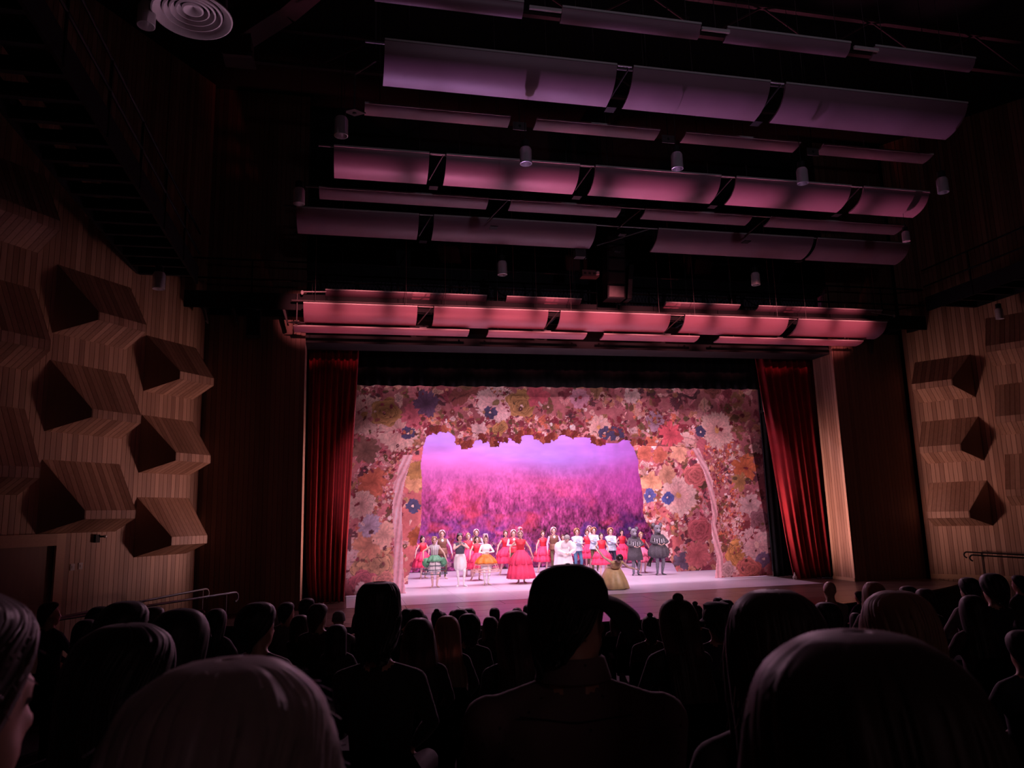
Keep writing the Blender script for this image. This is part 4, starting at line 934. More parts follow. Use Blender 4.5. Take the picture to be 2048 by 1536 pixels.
def torso(B, dz, tf, fem, top, low, neck, wide=1.):
    w_ = (.122 if fem else .145)*wide; ch = (.150 if fem else .170)*wide; hp = .168 if fem else .158
    B.loft([(.84+dz, hp*.9, .098, .005, low), (.92+dz, hp, .108, .008, low), (1.0+dz, hp*.88, .098, .005, low), (1.07+dz, w_, .085, .0, top), (1.17+dz, w_*1.06, .092, -.004, top), (1.27+dz, ch*.97, .108 if fem else .104, -.008, top), (1.34+dz, ch, .098, .0, top), (1.395+dz, ch*.82/wide**1.1, .076, .008, top), (1.425+dz, .085, .06, .012, neck)], tf)
    sh = ch-.002
    for q in (-1, 1): B.cap(tf([q*.07, .008, 1.412+dz]), tf([q*sh, .008, 1.372+dz-.07*(wide-1)]), .040, .050, top)
    B.cap(tf([0, .014, 1.40+dz]), tf([0, .002, 1.50+dz]), .052 if fem else .060, .047 if fem else .055, neck)
    return [tf([-sh-.005, .008, 1.365+dz-.09*(wide-1)]), tf([sh+.005, .008, 1.365+dz-.09*(wide-1)])]
SK = [plain('skin_fair', (.62, .40, .32), .5, var=.06, trans=.0), plain('skin_tan', (.42, .24, .17), .5, var=.06)]
EYE = plain('eye_dark', (.02, .014, .012), .3); LIP = plain('lip_rouge', (.45, .08, .09), .5)

# ------------------------------------------------------------------ hair shells
def hair_shell(name, levels, c, mat, parent, nth=48, strand=.03, freq=5., thick=.014, seed=0, R=None, lumpy=.0, nlev=26, strands=True):
    """levels (z, rx, ry, yc, open) from crown down; open = half angle left free round the face"""
    r = np.random.default_rng(seed); L = np.array(levels, float); tt = np.linspace(0, len(L)-1, nlev); lv = np.stack([np.interp(tt, np.arange(len(L)), L[:, k]) for k in range(5)], 1)
    # smooth the profile
    for _ in range(2): lv[1:-1] = .25*lv[:-2]+.5*lv[1:-1]+.25*lv[2:]
    ph = r.uniform(0, 6.28, 8); v = []; c = np.asarray(c, float)
    off = np.cumsum(r.normal(0, 1, nth+1)); off = off-np.linspace(off[0], off[-1], nth+1); off /= (np.abs(off).max()+1e-6)
    fine = r.normal(0, 1, nth+1)
    for j, (z, rx, ry, yc, op) in enumerate(lv):
        k = j/(nlev-1)
        for i in range(nth+1):
            th = (i/nth*2-1)*(pi-op); s_ = 1+strand*(.5*off[i]+.45*fine[i])*min(1, .25+k*1.6)+lumpy*(sin(th*3+ph[0]+k*4)+sin(th*7+ph[1]-k*7)+.7*sin(th*13+k*15+ph[2]))*.5
            dz = (off[i]*.05+fine[i]*.012)*k**3 if strand > 0 else 0
            p = np.array([rx*s_*sin(th), yc+ry*s_*cos(th), z+dz])
            v.append((R @ p if R is not None else p)+c)
    f = [(j*(nth+1)+i, (j+1)*(nth+1)+i, (j+1)*(nth+1)+i+1, j*(nth+1)+i+1) for j in range(nlev-1) for i in range(nth)]
    # loose strands standing just off the shell
    o = mesh(name, v, f, mat, parent, True); so = o.modifiers.new('thick', 'SOLIDIFY'); so.thickness = thick; so.offset = -1
    if not strands: return o
    V = np.array(v).reshape(nlev, nth+1, 3); v = []; f = []; ns = nth*(22 if nth > 100 else 9); wd = .0006 if nth > 100 else .0011; cc = V.mean((0, 1)); 
    for q in range(ns):
        j = int(r.integers(1, nlev-3)); i = int(r.integers(0, nth)); m_ = int(min(nlev-1-j, r.integers(2, 7 if nth > 100 else 5)))
        out = nrm(V[j, i]-np.array([cc[0], cc[1], V[j, i, 2]-.02])); lift = r.uniform(.002, .012 if r.random() < .85 else .028); k0 = len(v); sw = r.normal(0, .006)
        tg = nrm(V[j, min(i+1, nth)]-V[j, max(i-1, 0)])
        for k in range(m_+1):
            u = k/m_; p = V[j+k, i]+out*(lift*(.25+u))+tg*sw*u
            v.append(tuple(p-tg*wd)); v.append(tuple(p+tg*wd))
        for k in range(m_): f.append((k0+2*k, k0+2*k+1, k0+2*k+3, k0+2*k+2))
    h = mesh('loose_hair', v, f, mat, parent); h['kind'] = 'stuff'; return o
HAIR = dict(
 short=[(.128, .004, .004, .01, .0), (.126, .04, .045, .01, .0), (.105, .070, .082, .012, .25), (.07, .084, .100, .014, .95), (.03, .087, .104, .014, 1.3), (-.01, .085, .102, .016, 1.5), (-.04, .080, .097, .018, 1.8), (-.07, .072, .088, .02, 2.1), (-.09, .062, .076, .022, 2.25)],
 full=[(.150, .005, .005, .01, .0), (.146, .05, .055, .01, .0), (.12, .085, .095, .012, .3), (.07, .102, .118, .014, .95), (.03, .106, .122, .014, 1.25), (-.01, .104, .120, .016, 1.45), (-.045, .096, .112, .018, 1.75), (-.08, .082, .098, .02, 2.05), (-.10, .066, .08, .022, 2.2)],
 tall=[(.215, .03, .03, .01, .0), (.210, .065, .075, .01, .0), (.18, .086, .102, .012, .1), (.10, .090, .108, .014, .55), (.05, .090, .108, .014, 1.1), (.0, .089, .106, .014, 1.4), (-.04, .086, .102, .016, 1.7), (-.08, .084, .1, .018, 2.05), (-.12, .066, .08, .02, 2.2)],
 bob=[(.138, .005, .005, .01, .0), (.134, .045, .05, .01, .0), (.11, .078, .090, .012, .1), (.06, .096, .112, .014, .7), (.0, .106, .120, .014, 1.05), (-.07, .114, .122, .012, 1.15), (-.13, .124, .124, .012, 1.2), (-.17, .128, .12, .012, 1.25), (-.19, .118, .11, .012, 1.3)],
 long=[(.138, .005, .005, .01, .0), (.134, .045, .05, .01, .0), (.11, .078, .090, .012, .1), (.06, .096, .112, .014, .7), (.0, .104, .118, .016, 1.0), (-.08, .104, .112, .02, 1.15), (-.17, .104, .10, .04, 1.3), (-.27, .128, .085, .07, 1.42), (-.38, .145, .07, .10, 1.5), (-.47, .135, .055, .12, 1.52), (-.50, .12, .05, .125, 1.54)],
)
def make_hair(style, c, mat, parent, R=None, seed=0, near=False, sc_=1., strands=True):
    lv = [(a*sc_, b*sc_, d*sc_, e*sc_, f) for a, b, d, e, f in HAIR['short' if style in ('bun', 'pony') else style]]
    n = 150 if near else 44; o = hair_shell('hair', lv, c, mat, parent, n, {'short': .03, 'full': .06, 'tall': .05, 'bob': .035, 'long': .045, 'bun': .015, 'pony': .015}[style]*(.8 if near else 1), seed=seed, R=R, lumpy={'full': .035, 'tall': .025}.get(style, .008), nlev=44 if near else 24, strands=strands)
    if style in ('bun', 'pony'):
        RR = R if R is not None else np.eye(3); c = np.asarray(c)
        if style == 'bun':
            b = MB(); b.ell((0, 0, 0), (.045, .045, .042), 16, 12); b.v = [tuple(c+RR @ (np.array([0, .06, .135])*sc_+np.array(p)*(1+.05*sin(p[0]*300)))) for p in b.v]; b.build('bun', mat, parent, True)
        else:
            pts = [c+RR @ np.array(p) for p in ((0, .10, .07), (0, .15, .05), (0, .165, -.03), (0, .15, -.13), (0, .135, -.24))]; b = MB(); b.tube(pts, .03, 12, .018); b.build('ponytail', mat, parent, True)
    return o
# ------------------------------------------------------------------ the company on stage
DM = dict(
 red=plain('red_satin', (.62, .020, .045), .5, var=.1), tulle=plain('red_tulle', (.78, .045, .135), .75, var=.12, scale=20, trans=.0), pinkt=plain('pink_tulle', (.80, .16, .27), .75, var=.1, scale=20),
 tights=plain('pink_tights', (.72, .48, .44), .6, var=.05), white=plain('white_cloth', (.80, .77, .76), .7, var=.05), shoe=plain('satin_shoe', (.70, .50, .45), .45, var=.05),
 blonde=plain('blond_hair', (.50, .32, .16), .5), dark=plain('dark_hair', (.022, .014, .012), .4), pinkwig=plain('pink_wig', (.66, .42, .45), .7, var=.2, scale=60), ginger=plain('ginger_hair', (.42, .19, .09), .6), brown=plain('brown_hair', (.12, .06, .035), .5),
 vest=plain('brown_brocade', (.16, .07, .04), .6, var=.5, scale=40), lav=plain('lavender_shirt', (.58, .44, .58), .7), slate=plain('slate_bodice', (.07, .07, .10), .6, var=.3, scale=30), olive=plain('olive_breeches', (.10, .075, .035), .7), blue=plain('blue_breeches', (.06, .15, .26), .7), navy=plain('navy_breeches', (.018, .025, .06), .7),
 skyj=plain('pale_blue_brocade', (.42, .52, .62), .6, var=.45, scale=45), gold=plain('gold_satin', (.60, .40, .20), .45, var=.15), green=plain('green_taffeta', (.10, .32, .17), .5, var=.3, scale=20), orange=plain('orange_taffeta', (.72, .20, .02), .5, var=.25, scale=20), hoop=plain('pale_hoop', (.72, .42, .34), .5), dhoop=plain('dark_hoop', (.03, .06, .07), .5),
 mouse=plain('grey_fur', (.075, .07, .08), .9, var=.35, scale=40, bump=.4), mface=plain('grey_mask', (.20, .19, .22), .8, var=.2, scale=30), mleg=plain('grey_print_tights', (.15, .15, .18), .7, var=.6, scale=30), silver=plain('tarnished_silver', (.45, .45, .5), .35, metal=.8), robe=plain('white_robe', (.84, .82, .80), .8, var=.06), grey=plain('grey_hair', (.28, .26, .25), .7),
 flower=plain('red_flower', (.65, .03, .05), .6), stripe=None)
def striped(name, a, b, k):
    m, t, bs = nt(name); tc = N(t, 'ShaderNodeTexCoord'); wv = N(t, 'ShaderNodeTexWave'); wv.inputs['Scale'].default_value = k; wv.bands_direction = 'X'
    t.links.new(tc.outputs['Object'], wv.inputs['Vector']); r = N(t, 'ShaderNodeValToRGB'); r.color_ramp.interpolation = 'CONSTANT'; r.color_ramp.elements[0].color = rgba(a); r.color_ramp.elements[1].color = rgba(b); r.color_ramp.elements[1].position = .35
    t.links.new(wv.outputs['Fac'], r.inputs['Fac']); t.links.new(r.outputs['Color'], bs.inputs['Base Color']); return m
DM['stripe'] = striped('striped_bodice', (.02, .03, .03), (.75, .70, .70), 9)
def skirt(name, prof, mat, parent, folds=15, amp=.07, c=(0, 0, 0), n=72, tf=None, seed=0):
    r = random.Random(seed); ph = r.uniform(0, 6); b = MB(); b.lathe(prof, n, c, lambda a, t: 1+amp*t*(sin(folds*a+ph)+.4*sin(folds*.5*a+2*ph)))
    if tf: b.v = [tuple(tf(np.array(p))) for p in b.v]
    o = b.build(name, mat, parent, True); so = o.modifiers.new('thick', 'SOLIDIFY'); so.thickness = .012; return o
def hoops(parent, rings, mat, name='hoop'):
    for z, rx, ry in rings:
        b = MB(); pts = [(rx*cos(a), ry*sin(a), z) for a in np.linspace(0, 2*pi, 33)]; b.tube(pts, .013, 6); b.build(name, mat, parent, True)
    for a in np.linspace(0, 2*pi, 9)[:-1]:
        MB().tube([(rx*cos(a), ry*sin(a), z) for z, rx, ry in rings], .010, 5).build('stay', mat, parent)
def dancer(fx, fy, ty, label, fem=True, top='red', low='tulle', leg='tights', shoe='shoe', sleeve=None, hl=(-.30, -.12, .86), hr=(.30, -.12, .86), pl=(-1, .5, -.3), prr=(1, .5, -.3), feet=((-.09, 0, 0), (.09, 0, 0)), hair=('bun', 'dark'), sk=None, turn=0, yaw=0, pitch=0, bow=0, lean=0, extra=.04, Y=None, group=None, dz=0, skin=0, neck=None, hands=True, rad=1., sidehand=(0, -1, 0), hx=None):
    P = atZ(fx, fy, 0); 
    if Y is not None: P = atY(fx, 1100, Y); P[2] = 0
    Tz = atY(hx if hx is not None else fx, ty, P[1])[2]
    sc_ = float(Tz)/(1.70+extra+dz) if bow == 0 and dz == 0 else float(P[1]*0+1.0)
    B = Body(); tf = bender(.95+dz, bow, lean); SKm = 'skin'
    S = torso(B, dz, tf, fem, top, low, neck or SKm)
    hc = tf([0, -.005, 1.585+dz]); R = B.head(hc, yaw, pitch+bow*.75, SKm)
    RB = R
    arm = sleeve or SKm
    B.arm(S[0], hl, pl, (arm, arm, SKm), rad=(.86 if fem else 1.05)*rad, side=(.0, -1, .3)); B.arm(S[1], hr, prr, (arm, arm, SKm), rad=(.86 if fem else 1.05)*rad, side=(0, -1, .3))
    if dz == 0:
        for q, (ax, ay, az) in zip((-1, 1), feet):
            H = np.array([q*.085, .005, .90]); A = np.array([ax, ay, .075+az]); D = A-H; L = np.linalg.norm(D); up = .43; lo = .42; a_ = min(.84, L)/2
            t_ = D/L; K = H+t_*L*.5+nrm(np.array([q*.25, -1, 0])-t_*np.dot(np.array([q*.25, -1, 0]), t_))*sqrt(max(0, up*up-(L/2)**2))
            B.cap(H, K, .078*rad, .05*rad, leg); B.cap(K, K+(A-K)*.4, .05*rad, .048*rad, leg); B.cap(K+(A-K)*.4, A, .048*rad, .030*rad, leg)
            B.cap(A, A+[q*.03, .035, -.045], .032, .028, shoe); B.cap(A+[q*.03, .03, -.045], A+[q*.07, -.10, -.055], .028, .026, shoe); B.cap(A+[q*.07, -.10, -.055], A+[q*.09, -.16, -.058], .026, .016, shoe)
    else:
        for q in (-1, 1):
            B.cap([q*.09, .0, .46], [q*.11, -.16, .26], .075, .05, leg); B.cap([q*.11, -.16, .26], [q*.12, .08, .07], .05, .035, leg); B.cap([q*.14, .05, .06], [q*.15, .2, .04], .03, .02, shoe)
    keys = ['skin', 'eye', 'lip']; mats = [('skin', SK[skin]), ('eye', EYE), ('lip', LIP)]
    for k in (top, low, leg, shoe, arm, neck):
        if k and k not in keys: keys.append(k); mats.append((k, DM[k]))
    o = B.build('person', mats, None, .0125); o.location = tuple(P); o.rotation_euler = (0, 0, turn); o.scale = (sc_,)*3
    tag(o, label, 'person', group)
    if hair: make_hair(hair[0], hc, DM[hair[1]], o, R=R, seed=int(fx), strands=False)
    return o, hc, R, tf, P, sc_
TUTU = [(.118, 1.075), (.14, 1.02), (.20, .97), (.30, .86), (.36, .72), (.40, .58), (.43, .46)]
LONG = [(.118, 1.075), (.14, 1.02), (.20, .96), (.29, .82), (.36, .62), (.42, .38), (.46, .17)]
def red(fx, fy, ty, label, prof=TUTU, mat='tulle', hairc='dark', wings=False, **k):
    o, hc, R, tf, P, s = dancer(fx, fy, ty, label, hair=('bun', hairc), group='dancers in red tulle dresses', **k)
    skirt('skirt', prof, DM[mat], o, 15, .06, seed=int(fx)); skirt('overskirt', [(r*1.05+.004, z+.01) for r, z in prof[:-2]], DM[mat], o, 11, .08, seed=int(fx)+1)
    b = MB(); c = np.asarray(hc)
    for q in (-1, 1): b.ell(c+R @ np.array([q*.075, .02, .06]), (.025, .02, .03), 8, 6)
    b.build('hair_flowers', DM['flower'], o, True)
    if wings:
        for q in (-1, 1): MB().prism([(q*.03, .10, 1.28), (q*.20, .14, 1.46), (q*.26, .15, 1.36), (q*.16, .13, 1.20)], (0, .012, 0)).build('wing', DM['pinkt'], o)
    return o
red(846, 1157, 1071, 'dancer in red tulle dress nearest the floral trunk, arm stretched low', hl=(-.46, -.16, .84), hr=(.12, -.3, 1.0), turn=.35, yaw=.3, wings=True, hx=853)
o, hc, R, tf, P, s = dancer(869.5, 1175, 1071, 'dancer in striped bodice, green side puffs and white bloomers', top='stripe', low='white', leg='tights', hl=(-.40, -.12, 1.0), hr=(.42, -.18, .88), pl=(-1, .3, .2), prr=(1, .4, .3), feet=((-.07, 0, 0), (.07, 0, 0)), hair=('short', 'blonde'), extra=.05, sleeve=None)
skirt('bloomers', [(.15, 1.0), (.20, .9), (.215, .75), (.20, .58), (.175, .50)], DM['white'], o, 12, .05)
for q in (-1, 1):
    b = MB(); b.ell((0, 0, 0), (.16, .13, .17), 16, 10); b.v = [(p[0]*(1+.08*sin(p[2]*60))+q*.27, p[1], p[2]+.84) for p in b.v]; b.build('side_puff', DM['green'], o, True)
skirt('peplum', [(.12, 1.08), (.17, 1.04), (.25, .95), (.30, .88)], DM['green'], o, 9, .1)
hoops(o, [(.95, .22, .18), (.74, .33, .26), (.60, .38, .30), (.46, .44, .36)], DM['dhoop'])
b = MB(); b.lathe([(.080, 0), (.088, .05), (.084, .05), (.076, 0)], 24, (hc[0], hc[1]+.005, hc[2]+.085)); b.build('tiara', DM['gold'], o)
def man(fx, fy, ty, label, top, low, leg, shoe='shoe', hairc='pinkwig', style='full', **k):
    kw = dict(fem=False, top=top, low=low, leg=leg, shoe=shoe, sleeve=k.pop('sleeve', 'lav'), hair=(style, hairc), hl=(-.07, -.27, 1.16), hr=(.05, -.28, 1.19), pl=(-1, .2, -.5), prr=(1, .2, -.5)); kw.update(k)
    o, hc, R, tf, P, s = dancer(fx, fy, ty, label, **kw)
    skirt('jacket_tails', [(.150, 1.10), (.168, 1.0), (.19, .92), (.20, .88)], DM[top], o, 7, .03)
    b = MB(); b.ell((0, -.085, 1.36), (.05, .035, .06), 10, 8); b.build('jabot', DM['white'], o, True)
    return o
man(885, 1158, 1060, 'man in brown vest and lavender sleeves behind the striped dancer', 'vest', 'vest', 'olive', hl=(-.25, -.05, .86), hr=(.36, -.05, .86), hx=881)
o, hc, R, tf, P, s = dancer(921, 1173, 1066, 'dancer in slate bodice and white breeches, hands clasped under the chin', fem=False, top='slate', low='white', leg='white', shoe='white', hl=(-.02, -.20, 1.36), hr=(.04, -.20, 1.37), pl=(-1, -.2, -.6), prr=(1, -.2, -.6), feet=((-.06, .0, 0), (.10, -.05, 0)), hair=('short', 'dark'), yaw=.35, hx=918, extra=.05)
skirt('breeches', [(.14, 1.06), (.18, .95), (.205, .78), (.20, .62), (.15, .52)], DM['white'], o, 10, .04); MB().lathe([(.078, .0), (.095, .07), (.09, .07), (.074, 0)], 20, (hc[0], hc[1], hc[2]+.09)).build('tiara', DM['silver'], o)
red(938, 1153, 1066, 'dancer in red tulle dress between slate bodice and orange skirt, farther back', hl=(-.20, -.14, .95), hr=(.22, -.2, .95), hairc='blonde', yaw=.1)
man(954, 1150, 1058, 'man in pale wig and brown vest standing behind the orange skirt', 'vest', 'vest', 'olive', hx=953)
red(955, 1161, 1072, 'dancer in red tulle dress half behind the orange skirt, arm low', hl=(-.42, -.2, .82), hr=(.1, -.3, 1.0), turn=.2, hx=959, feet=((-.2, .12, 0), (.07, 0, 0)))
o, hc, R, tf, P, s = dancer(973, 1170, 1066, 'dancer in white blouse and orange hooped skirt, hands clasped', top='white', low='white', leg='white', sleeve='white', hl=(-.05, -.26, 1.14), hr=(.05, -.27, 1.15), pl=(-1, .2, -.3), prr=(1, .2, -.3), hair=('tall', 'pinkwig'), extra=.13, feet=((-.05, 0, 0), (.05, -.03, 0)), hx=971, rad=1.05)
skirt('skirt', [(.12, 1.07), (.20, 1.02), (.30, .93), (.37, .82), (.39, .76)], DM['orange'], o, 9, .10); hoops(o, [(.92, .30, .26), (.72, .40, .34), (.56, .46, .40), (.48, .50, .44)], DM['hoop'])
skirt('bloomers', [(.15, 1.0), (.19, .85), (.19, .65), (.16, .52)], DM['white'], o, 10, .05); MB().ell((hc[0], hc[1], hc[2]+.21), (.05, .03, .02), 10, 6).build('bow', DM['slate'], o, True)
red(1013, 1150, 1060, 'dancer in red tulle dress just behind the long-skirted one', hl=(-.42, -.05, .82), hr=(.2, -.25, .95), turn=.1, hairc='brown', hx=1018, feet=((-.22, .1, 0), (.08, 0, 0)))
man(1029, 1152, 1059, 'man in pale wig and red waistcoat behind the long-skirted dancer', 'red', 'vest', 'olive', hairc='pinkwig')
o = red(1043, 1167, 1056, 'dancer in long red tulle skirt with tall flowered updo, front of the company', prof=LONG, hl=(-.36, -.12, .96), hr=(.38, -.05, .90), hairc='pinkwig', extra=.10, turn=-.15, hx=1040)
b = MB(); b.ell((0, .02, 1.77), (.085, .085, .075), 16, 10); b.build('updo', DM['pinkwig'], o, True); MB().ell((.03, -.06, 1.77), (.035, .03, .035), 10, 8).build('flower', DM['flower'], o, True)
red(1088, 1145, 1061, 'dancer in red tulle dress beside the white-robed bowing figure', hl=(-.36, -.1, .86), hr=(.46, -.08, .84), hairc='brown', hx=1094, feet=((-.24, .05, 0), (.1, 0, 0)), turn=.1)
man(1110, 1146, 1054, 'man in pale wig and brown vest behind the white-robed figure', 'vest', 'vest', 'olive', hl=(-.28, -.05, .85), hr=(.34, -.05, .85), hx=1108)
red(1128, 1143, 1069, 'dancer in red bodice mostly hidden behind the white-robed figure', hairc='brown')
# white-robed bowing figure
o, hc, R, tf, P, s = dancer(1128, 1158, 1090, 'bowing figure in a loose white robe, hands joined low', fem=False, top='robe', low='robe', leg='robe', shoe='robe', sleeve='robe', hl=(-.08, -.52, .86), hr=(.06, -.54, .86), pl=(-1, .1, -.3), prr=(1, .1, -.3), bow=.95, hair=('short', 'grey'), pitch=.25, rad=1.35, neck='robe')
skirt('robe_skirt', [(.20, 1.06), (.25, .9), (.30, .6), (.34, .25), (.36, .06)], DM['robe'], o, 9, .05)
for q, W in ((-1, (-.26, -.32, 1.02)), (1, (.26, -.32, 1.02))):
    b = MB(); b.ell((0, 0, 0), (.12, .16, .20), 14, 10); b.v = [(p[0]+W[0], p[1]+W[1], p[2]+W[2]) for p in b.v]; b.build('sleeve', DM['robe'], o, True)
man(1157, 1149, 1056, 'man in pale blue brocade jacket and blue breeches, arms folded, beside the robe', 'skyj', 'blue', 'blue', hairc='ginger', sleeve='skyj', hl=(.13, -.22, 1.16), hr=(-.10, -.26, 1.20), rad=1.15, shoe='navy')
red(1177, 1137, 1059, 'dancer in red tulle dress behind the pair of brocade jackets', hl=(-.22, -.1, .95), hr=(.22, -.1, .95), hairc='brown')
man(1182, 1132, 1051, 'man in white wig farthest back between brocade jackets', 'lav', 'vest', 'olive', hairc='pinkwig')
man(1191, 1144, 1054, 'man in flowered jacket and olive breeches, arms folded', 'skyj', 'olive', 'olive', hairc='ginger', sleeve='skyj', hl=(.12, -.22, 1.16), hr=(-.10, -.26, 1.20), rad=1.12, shoe='white', hx=1190)
red(1206, 1152, 1065, 'dancer in red tulle dress behind the raised arm of the gold dress', hl=(-.2, -.2, .95), hr=(.22, -.12, .9), hx=1208)
man(1225, 1149, 1055, 'man in pale brocade jacket and navy breeches, arms folded, beside grey mouse', 'skyj', 'navy', 'navy', hairc='ginger', sleeve='skyj', hl=(.13, -.22, 1.18), hr=(-.11, -.26, 1.22), rad=1.15, shoe='navy', hx=1223)
# gold curtsey
o, hc, R, tf, P, s = dancer(1228, 1178, 1118, 'dancer in gold satin dress sunk in a deep curtsey, arms spread', top='gold', low='gold', hl=(-.50, -.14, 1.14), hr=(.60, -.18, .54), pl=(-.3, 0, -1), prr=(0, .2, -1), dz=-.42, bow=1.02, hair=('bun', 'dark'), pitch=.5)
skirt('skirt', [(.13, .66), (.19, .58), (.28, .42), (.36, .2), (.40, .02)], DM['gold'], o, 8, .07); skirt('sash', [(.135, .68), (.145, .65), (.14, .62)], DM['vest'], o, 4, .01)
red(1247, 1135, 1059, 'dancer in red tulle dress just beside the first grey mouse, smooth dark bun', hl=(-.22, -.1, .95), hr=(.2, -.1, .95), prof=LONG[:-1])
red(1286, 1146, 1064, 'dancer in pinker tulle dress and pale hair between the two grey mice', mat='pinkt', hairc='blonde', hl=(-.2, -.1, .95), hr=(.42, -.1, .78), hx=1283)
def mouse(fx, fy, ty, label, coat, crown, hx):
    o, hc, R, tf, P, s = dancer(fx, fy, ty, label, fem=False, top='mouse', low='mouse', leg='mleg', shoe='mouse', sleeve='mouse', hl=(-.12, -.26, 1.10), hr=(.12, -.26, 1.10), pl=(-1, .2, -.2), prr=(1, .2, -.2), hair=None, extra=.20, rad=1.3, neck='mouse', hx=hx, group='grey mice in costume')
    c = np.asarray(hc)+[0, 0, .02]
    b = Body(); b.ell(c+[0, .01, .02], (.135, .14, .15), 'mface'); b.cap(c+[0, -.1, -.05], c+[0, -.2, -.08], .085, .05, 'mface'); b.cap(c+[-.07, -.06, .08], c+[.07, -.06, .08], .05, .05, 'mface'); b.cap(c+[0, -.02, -.12], c+[0, .02, -.2], .11, .13, 'mouse')
    mk = b.build('mask', [('mface', DM['mface']), ('mouse', DM['mouse'])], o, .02)
    for q in (-1, 1):
        e = MB(); e.ell(c+[q*.14, .03, .16], (.075, .03, .08), 14, 10); eo = e.build('ear', DM['mouse'], o, True)
        MB().ell(c+[q*.14, .0, .16], (.05, .012, .055), 12, 8).build('inner_ear', DM['mface'], eo, True)
        MB().ell(c+[q*.055, -.135, .04], (.02, .015, .024), 10, 8).build('eye', EYE, o, True)
    MB().ell(c+[0, -.245, -.065], (.025, .02, .02), 10, 8).build('nose', DM['dark'], o, True)
    if crown: skirt('coat', [(.19, 1.38), (.22, 1.15), (.22, 1.05), (.27, .8), (.29, .58)], DM['mouse'], o, 6, .03)
    else:
        skirt('fur_skirt', [(.17, 1.12), (.24, 1.05), (.33, .92), (.36, .8), (.34, .68), (.22, .62)], DM['mouse'], o, 13, .10); skirt('jacket', [(.20, 1.40), (.23, 1.2), (.21, 1.06)], DM['mouse'], o, 6, .03)
    for k in range(6):
        a = -.9+.36*k; MB().tube([(.235*sin(a), -.22*cos(a)-.01, 1.30-.04*(k % 2)), (.25*sin(a), -.235*cos(a)-.02, 1.12)], .012, 5).build('braid', DM['silver'], o)
    MB().tube([(0, .16, .9), (-.1 if not crown else .1, .34, .62), (-.22 if not crown else .2, .38, .42), (-.26 if not crown else .22, .36, .30)], .04, 8, .085 if not crown else .03).build('tail', DM['dark'], o, True)
    return o
mouse(1272, 1151, 1050, 'figure in grey mouse costume with a long coat, first of two', 'a', True, 1270)
mouse(1320, 1150, 1042, 'figure in grey mouse costume with a bushy skirt, beside the portal edge', 'b', False, 1315)
# ------------------------------------------------------------------ the audience
AM = dict(
 dk0=plain('black_shirt', (.018, .016, .018), .85, sheen=.15), dk1=plain('navy_shirt', (.018, .019, .030), .85, sheen=.15), dk2=plain('maroon_shirt', (.045, .014, .018), .85, sheen=.15), dk3=plain('charcoal_shirt', (.045, .038, .038), .85, sheen=.15), pale=plain('pale_shirt', (.16, .14, .14), .8), dots=None, pants=plain('dark_trousers', (.008, .008, .010), .85), shoes=plain('dark_shoes', (.006, .006, .006), .4), cap=plain('black_cap_cloth', (.007, .007, .009), .85), knit=plain('knitted_cap', (.16, .13, .13), .9, scale=60, var=.3))
def dotted(name, base, dot, s):
    m, t, b = nt(name); tc = N(t, 'ShaderNodeTexCoord'); vo = N(t, 'ShaderNodeTexVoronoi'); vo.inputs['Scale'].default_value = s; vo.inputs['Randomness'].default_value = .25
    t.links.new(tc.outputs['Object'], vo.inputs['Vector']); r = N(t, 'ShaderNodeValToRGB'); r.color_ramp.interpolation = 'CONSTANT'; r.color_ramp.elements[0].color = rgba(dot); r.color_ramp.elements[1].color = rgba(base); r.color_ramp.elements[1].position = .12
    t.links.new(vo.outputs['Distance'], r.inputs['Fac']); t.links.new(r.outputs['Color'], b.inputs['Base Color']); b.inputs['Roughness'].default_value = .85; return m
def hairmat(name, c):
    m, t, b = nt(name); b.inputs['Base Color'].default_value = rgba(c); b.inputs['Roughness'].default_value = .52; b.inputs['Sheen Weight'].default_value = .25
    oi = N(t, 'ShaderNodeTexCoord'); no = N(t, 'ShaderNodeTexNoise'); no.inputs['Scale'].default_value = 60; t.links.new(oi.outputs['Object'], no.inputs['Vector'])
    r = N(t, 'ShaderNodeValToRGB'); r.color_ramp.elements[0].color = rgba([x*.7 for x in c]); r.color_ramp.elements[1].color = rgba([x*1.3 for x in c]); t.links.new(no.outputs['Fac'], r.inputs['Fac']); t.links.new(r.outputs['Color'], b.inputs['Base Color'])
    tr = N(t, 'ShaderNodeBsdfTranslucent'); tr.inputs['Color'].default_value = rgba([min(1, x*4+.10) for x in c]); mx = N(t, 'ShaderNodeMixShader'); mx.inputs[0].default_value = .45
    out = t.nodes['Material Output']; t.links.new(b.outputs[0], mx.inputs[1]); t.links.new(tr.outputs[0], mx.inputs[2]); t.links.new(mx.outputs[0], out.inputs['Surface']); return m
for k_, c_ in dict(black=(.014, .011, .011), brown=(.045, .024, .018), blonde=(.20, .125, .085), grey=(.26, .22, .21)).items(): AM[k_] = hairmat('hair_'+k_, c_)
AM['dots'] = dotted('dotted_shirt', (.13, .085, .09), (.035, .022, .025), 26)
DZ = -.37; HC = np.array([0, -.005, 1.215])
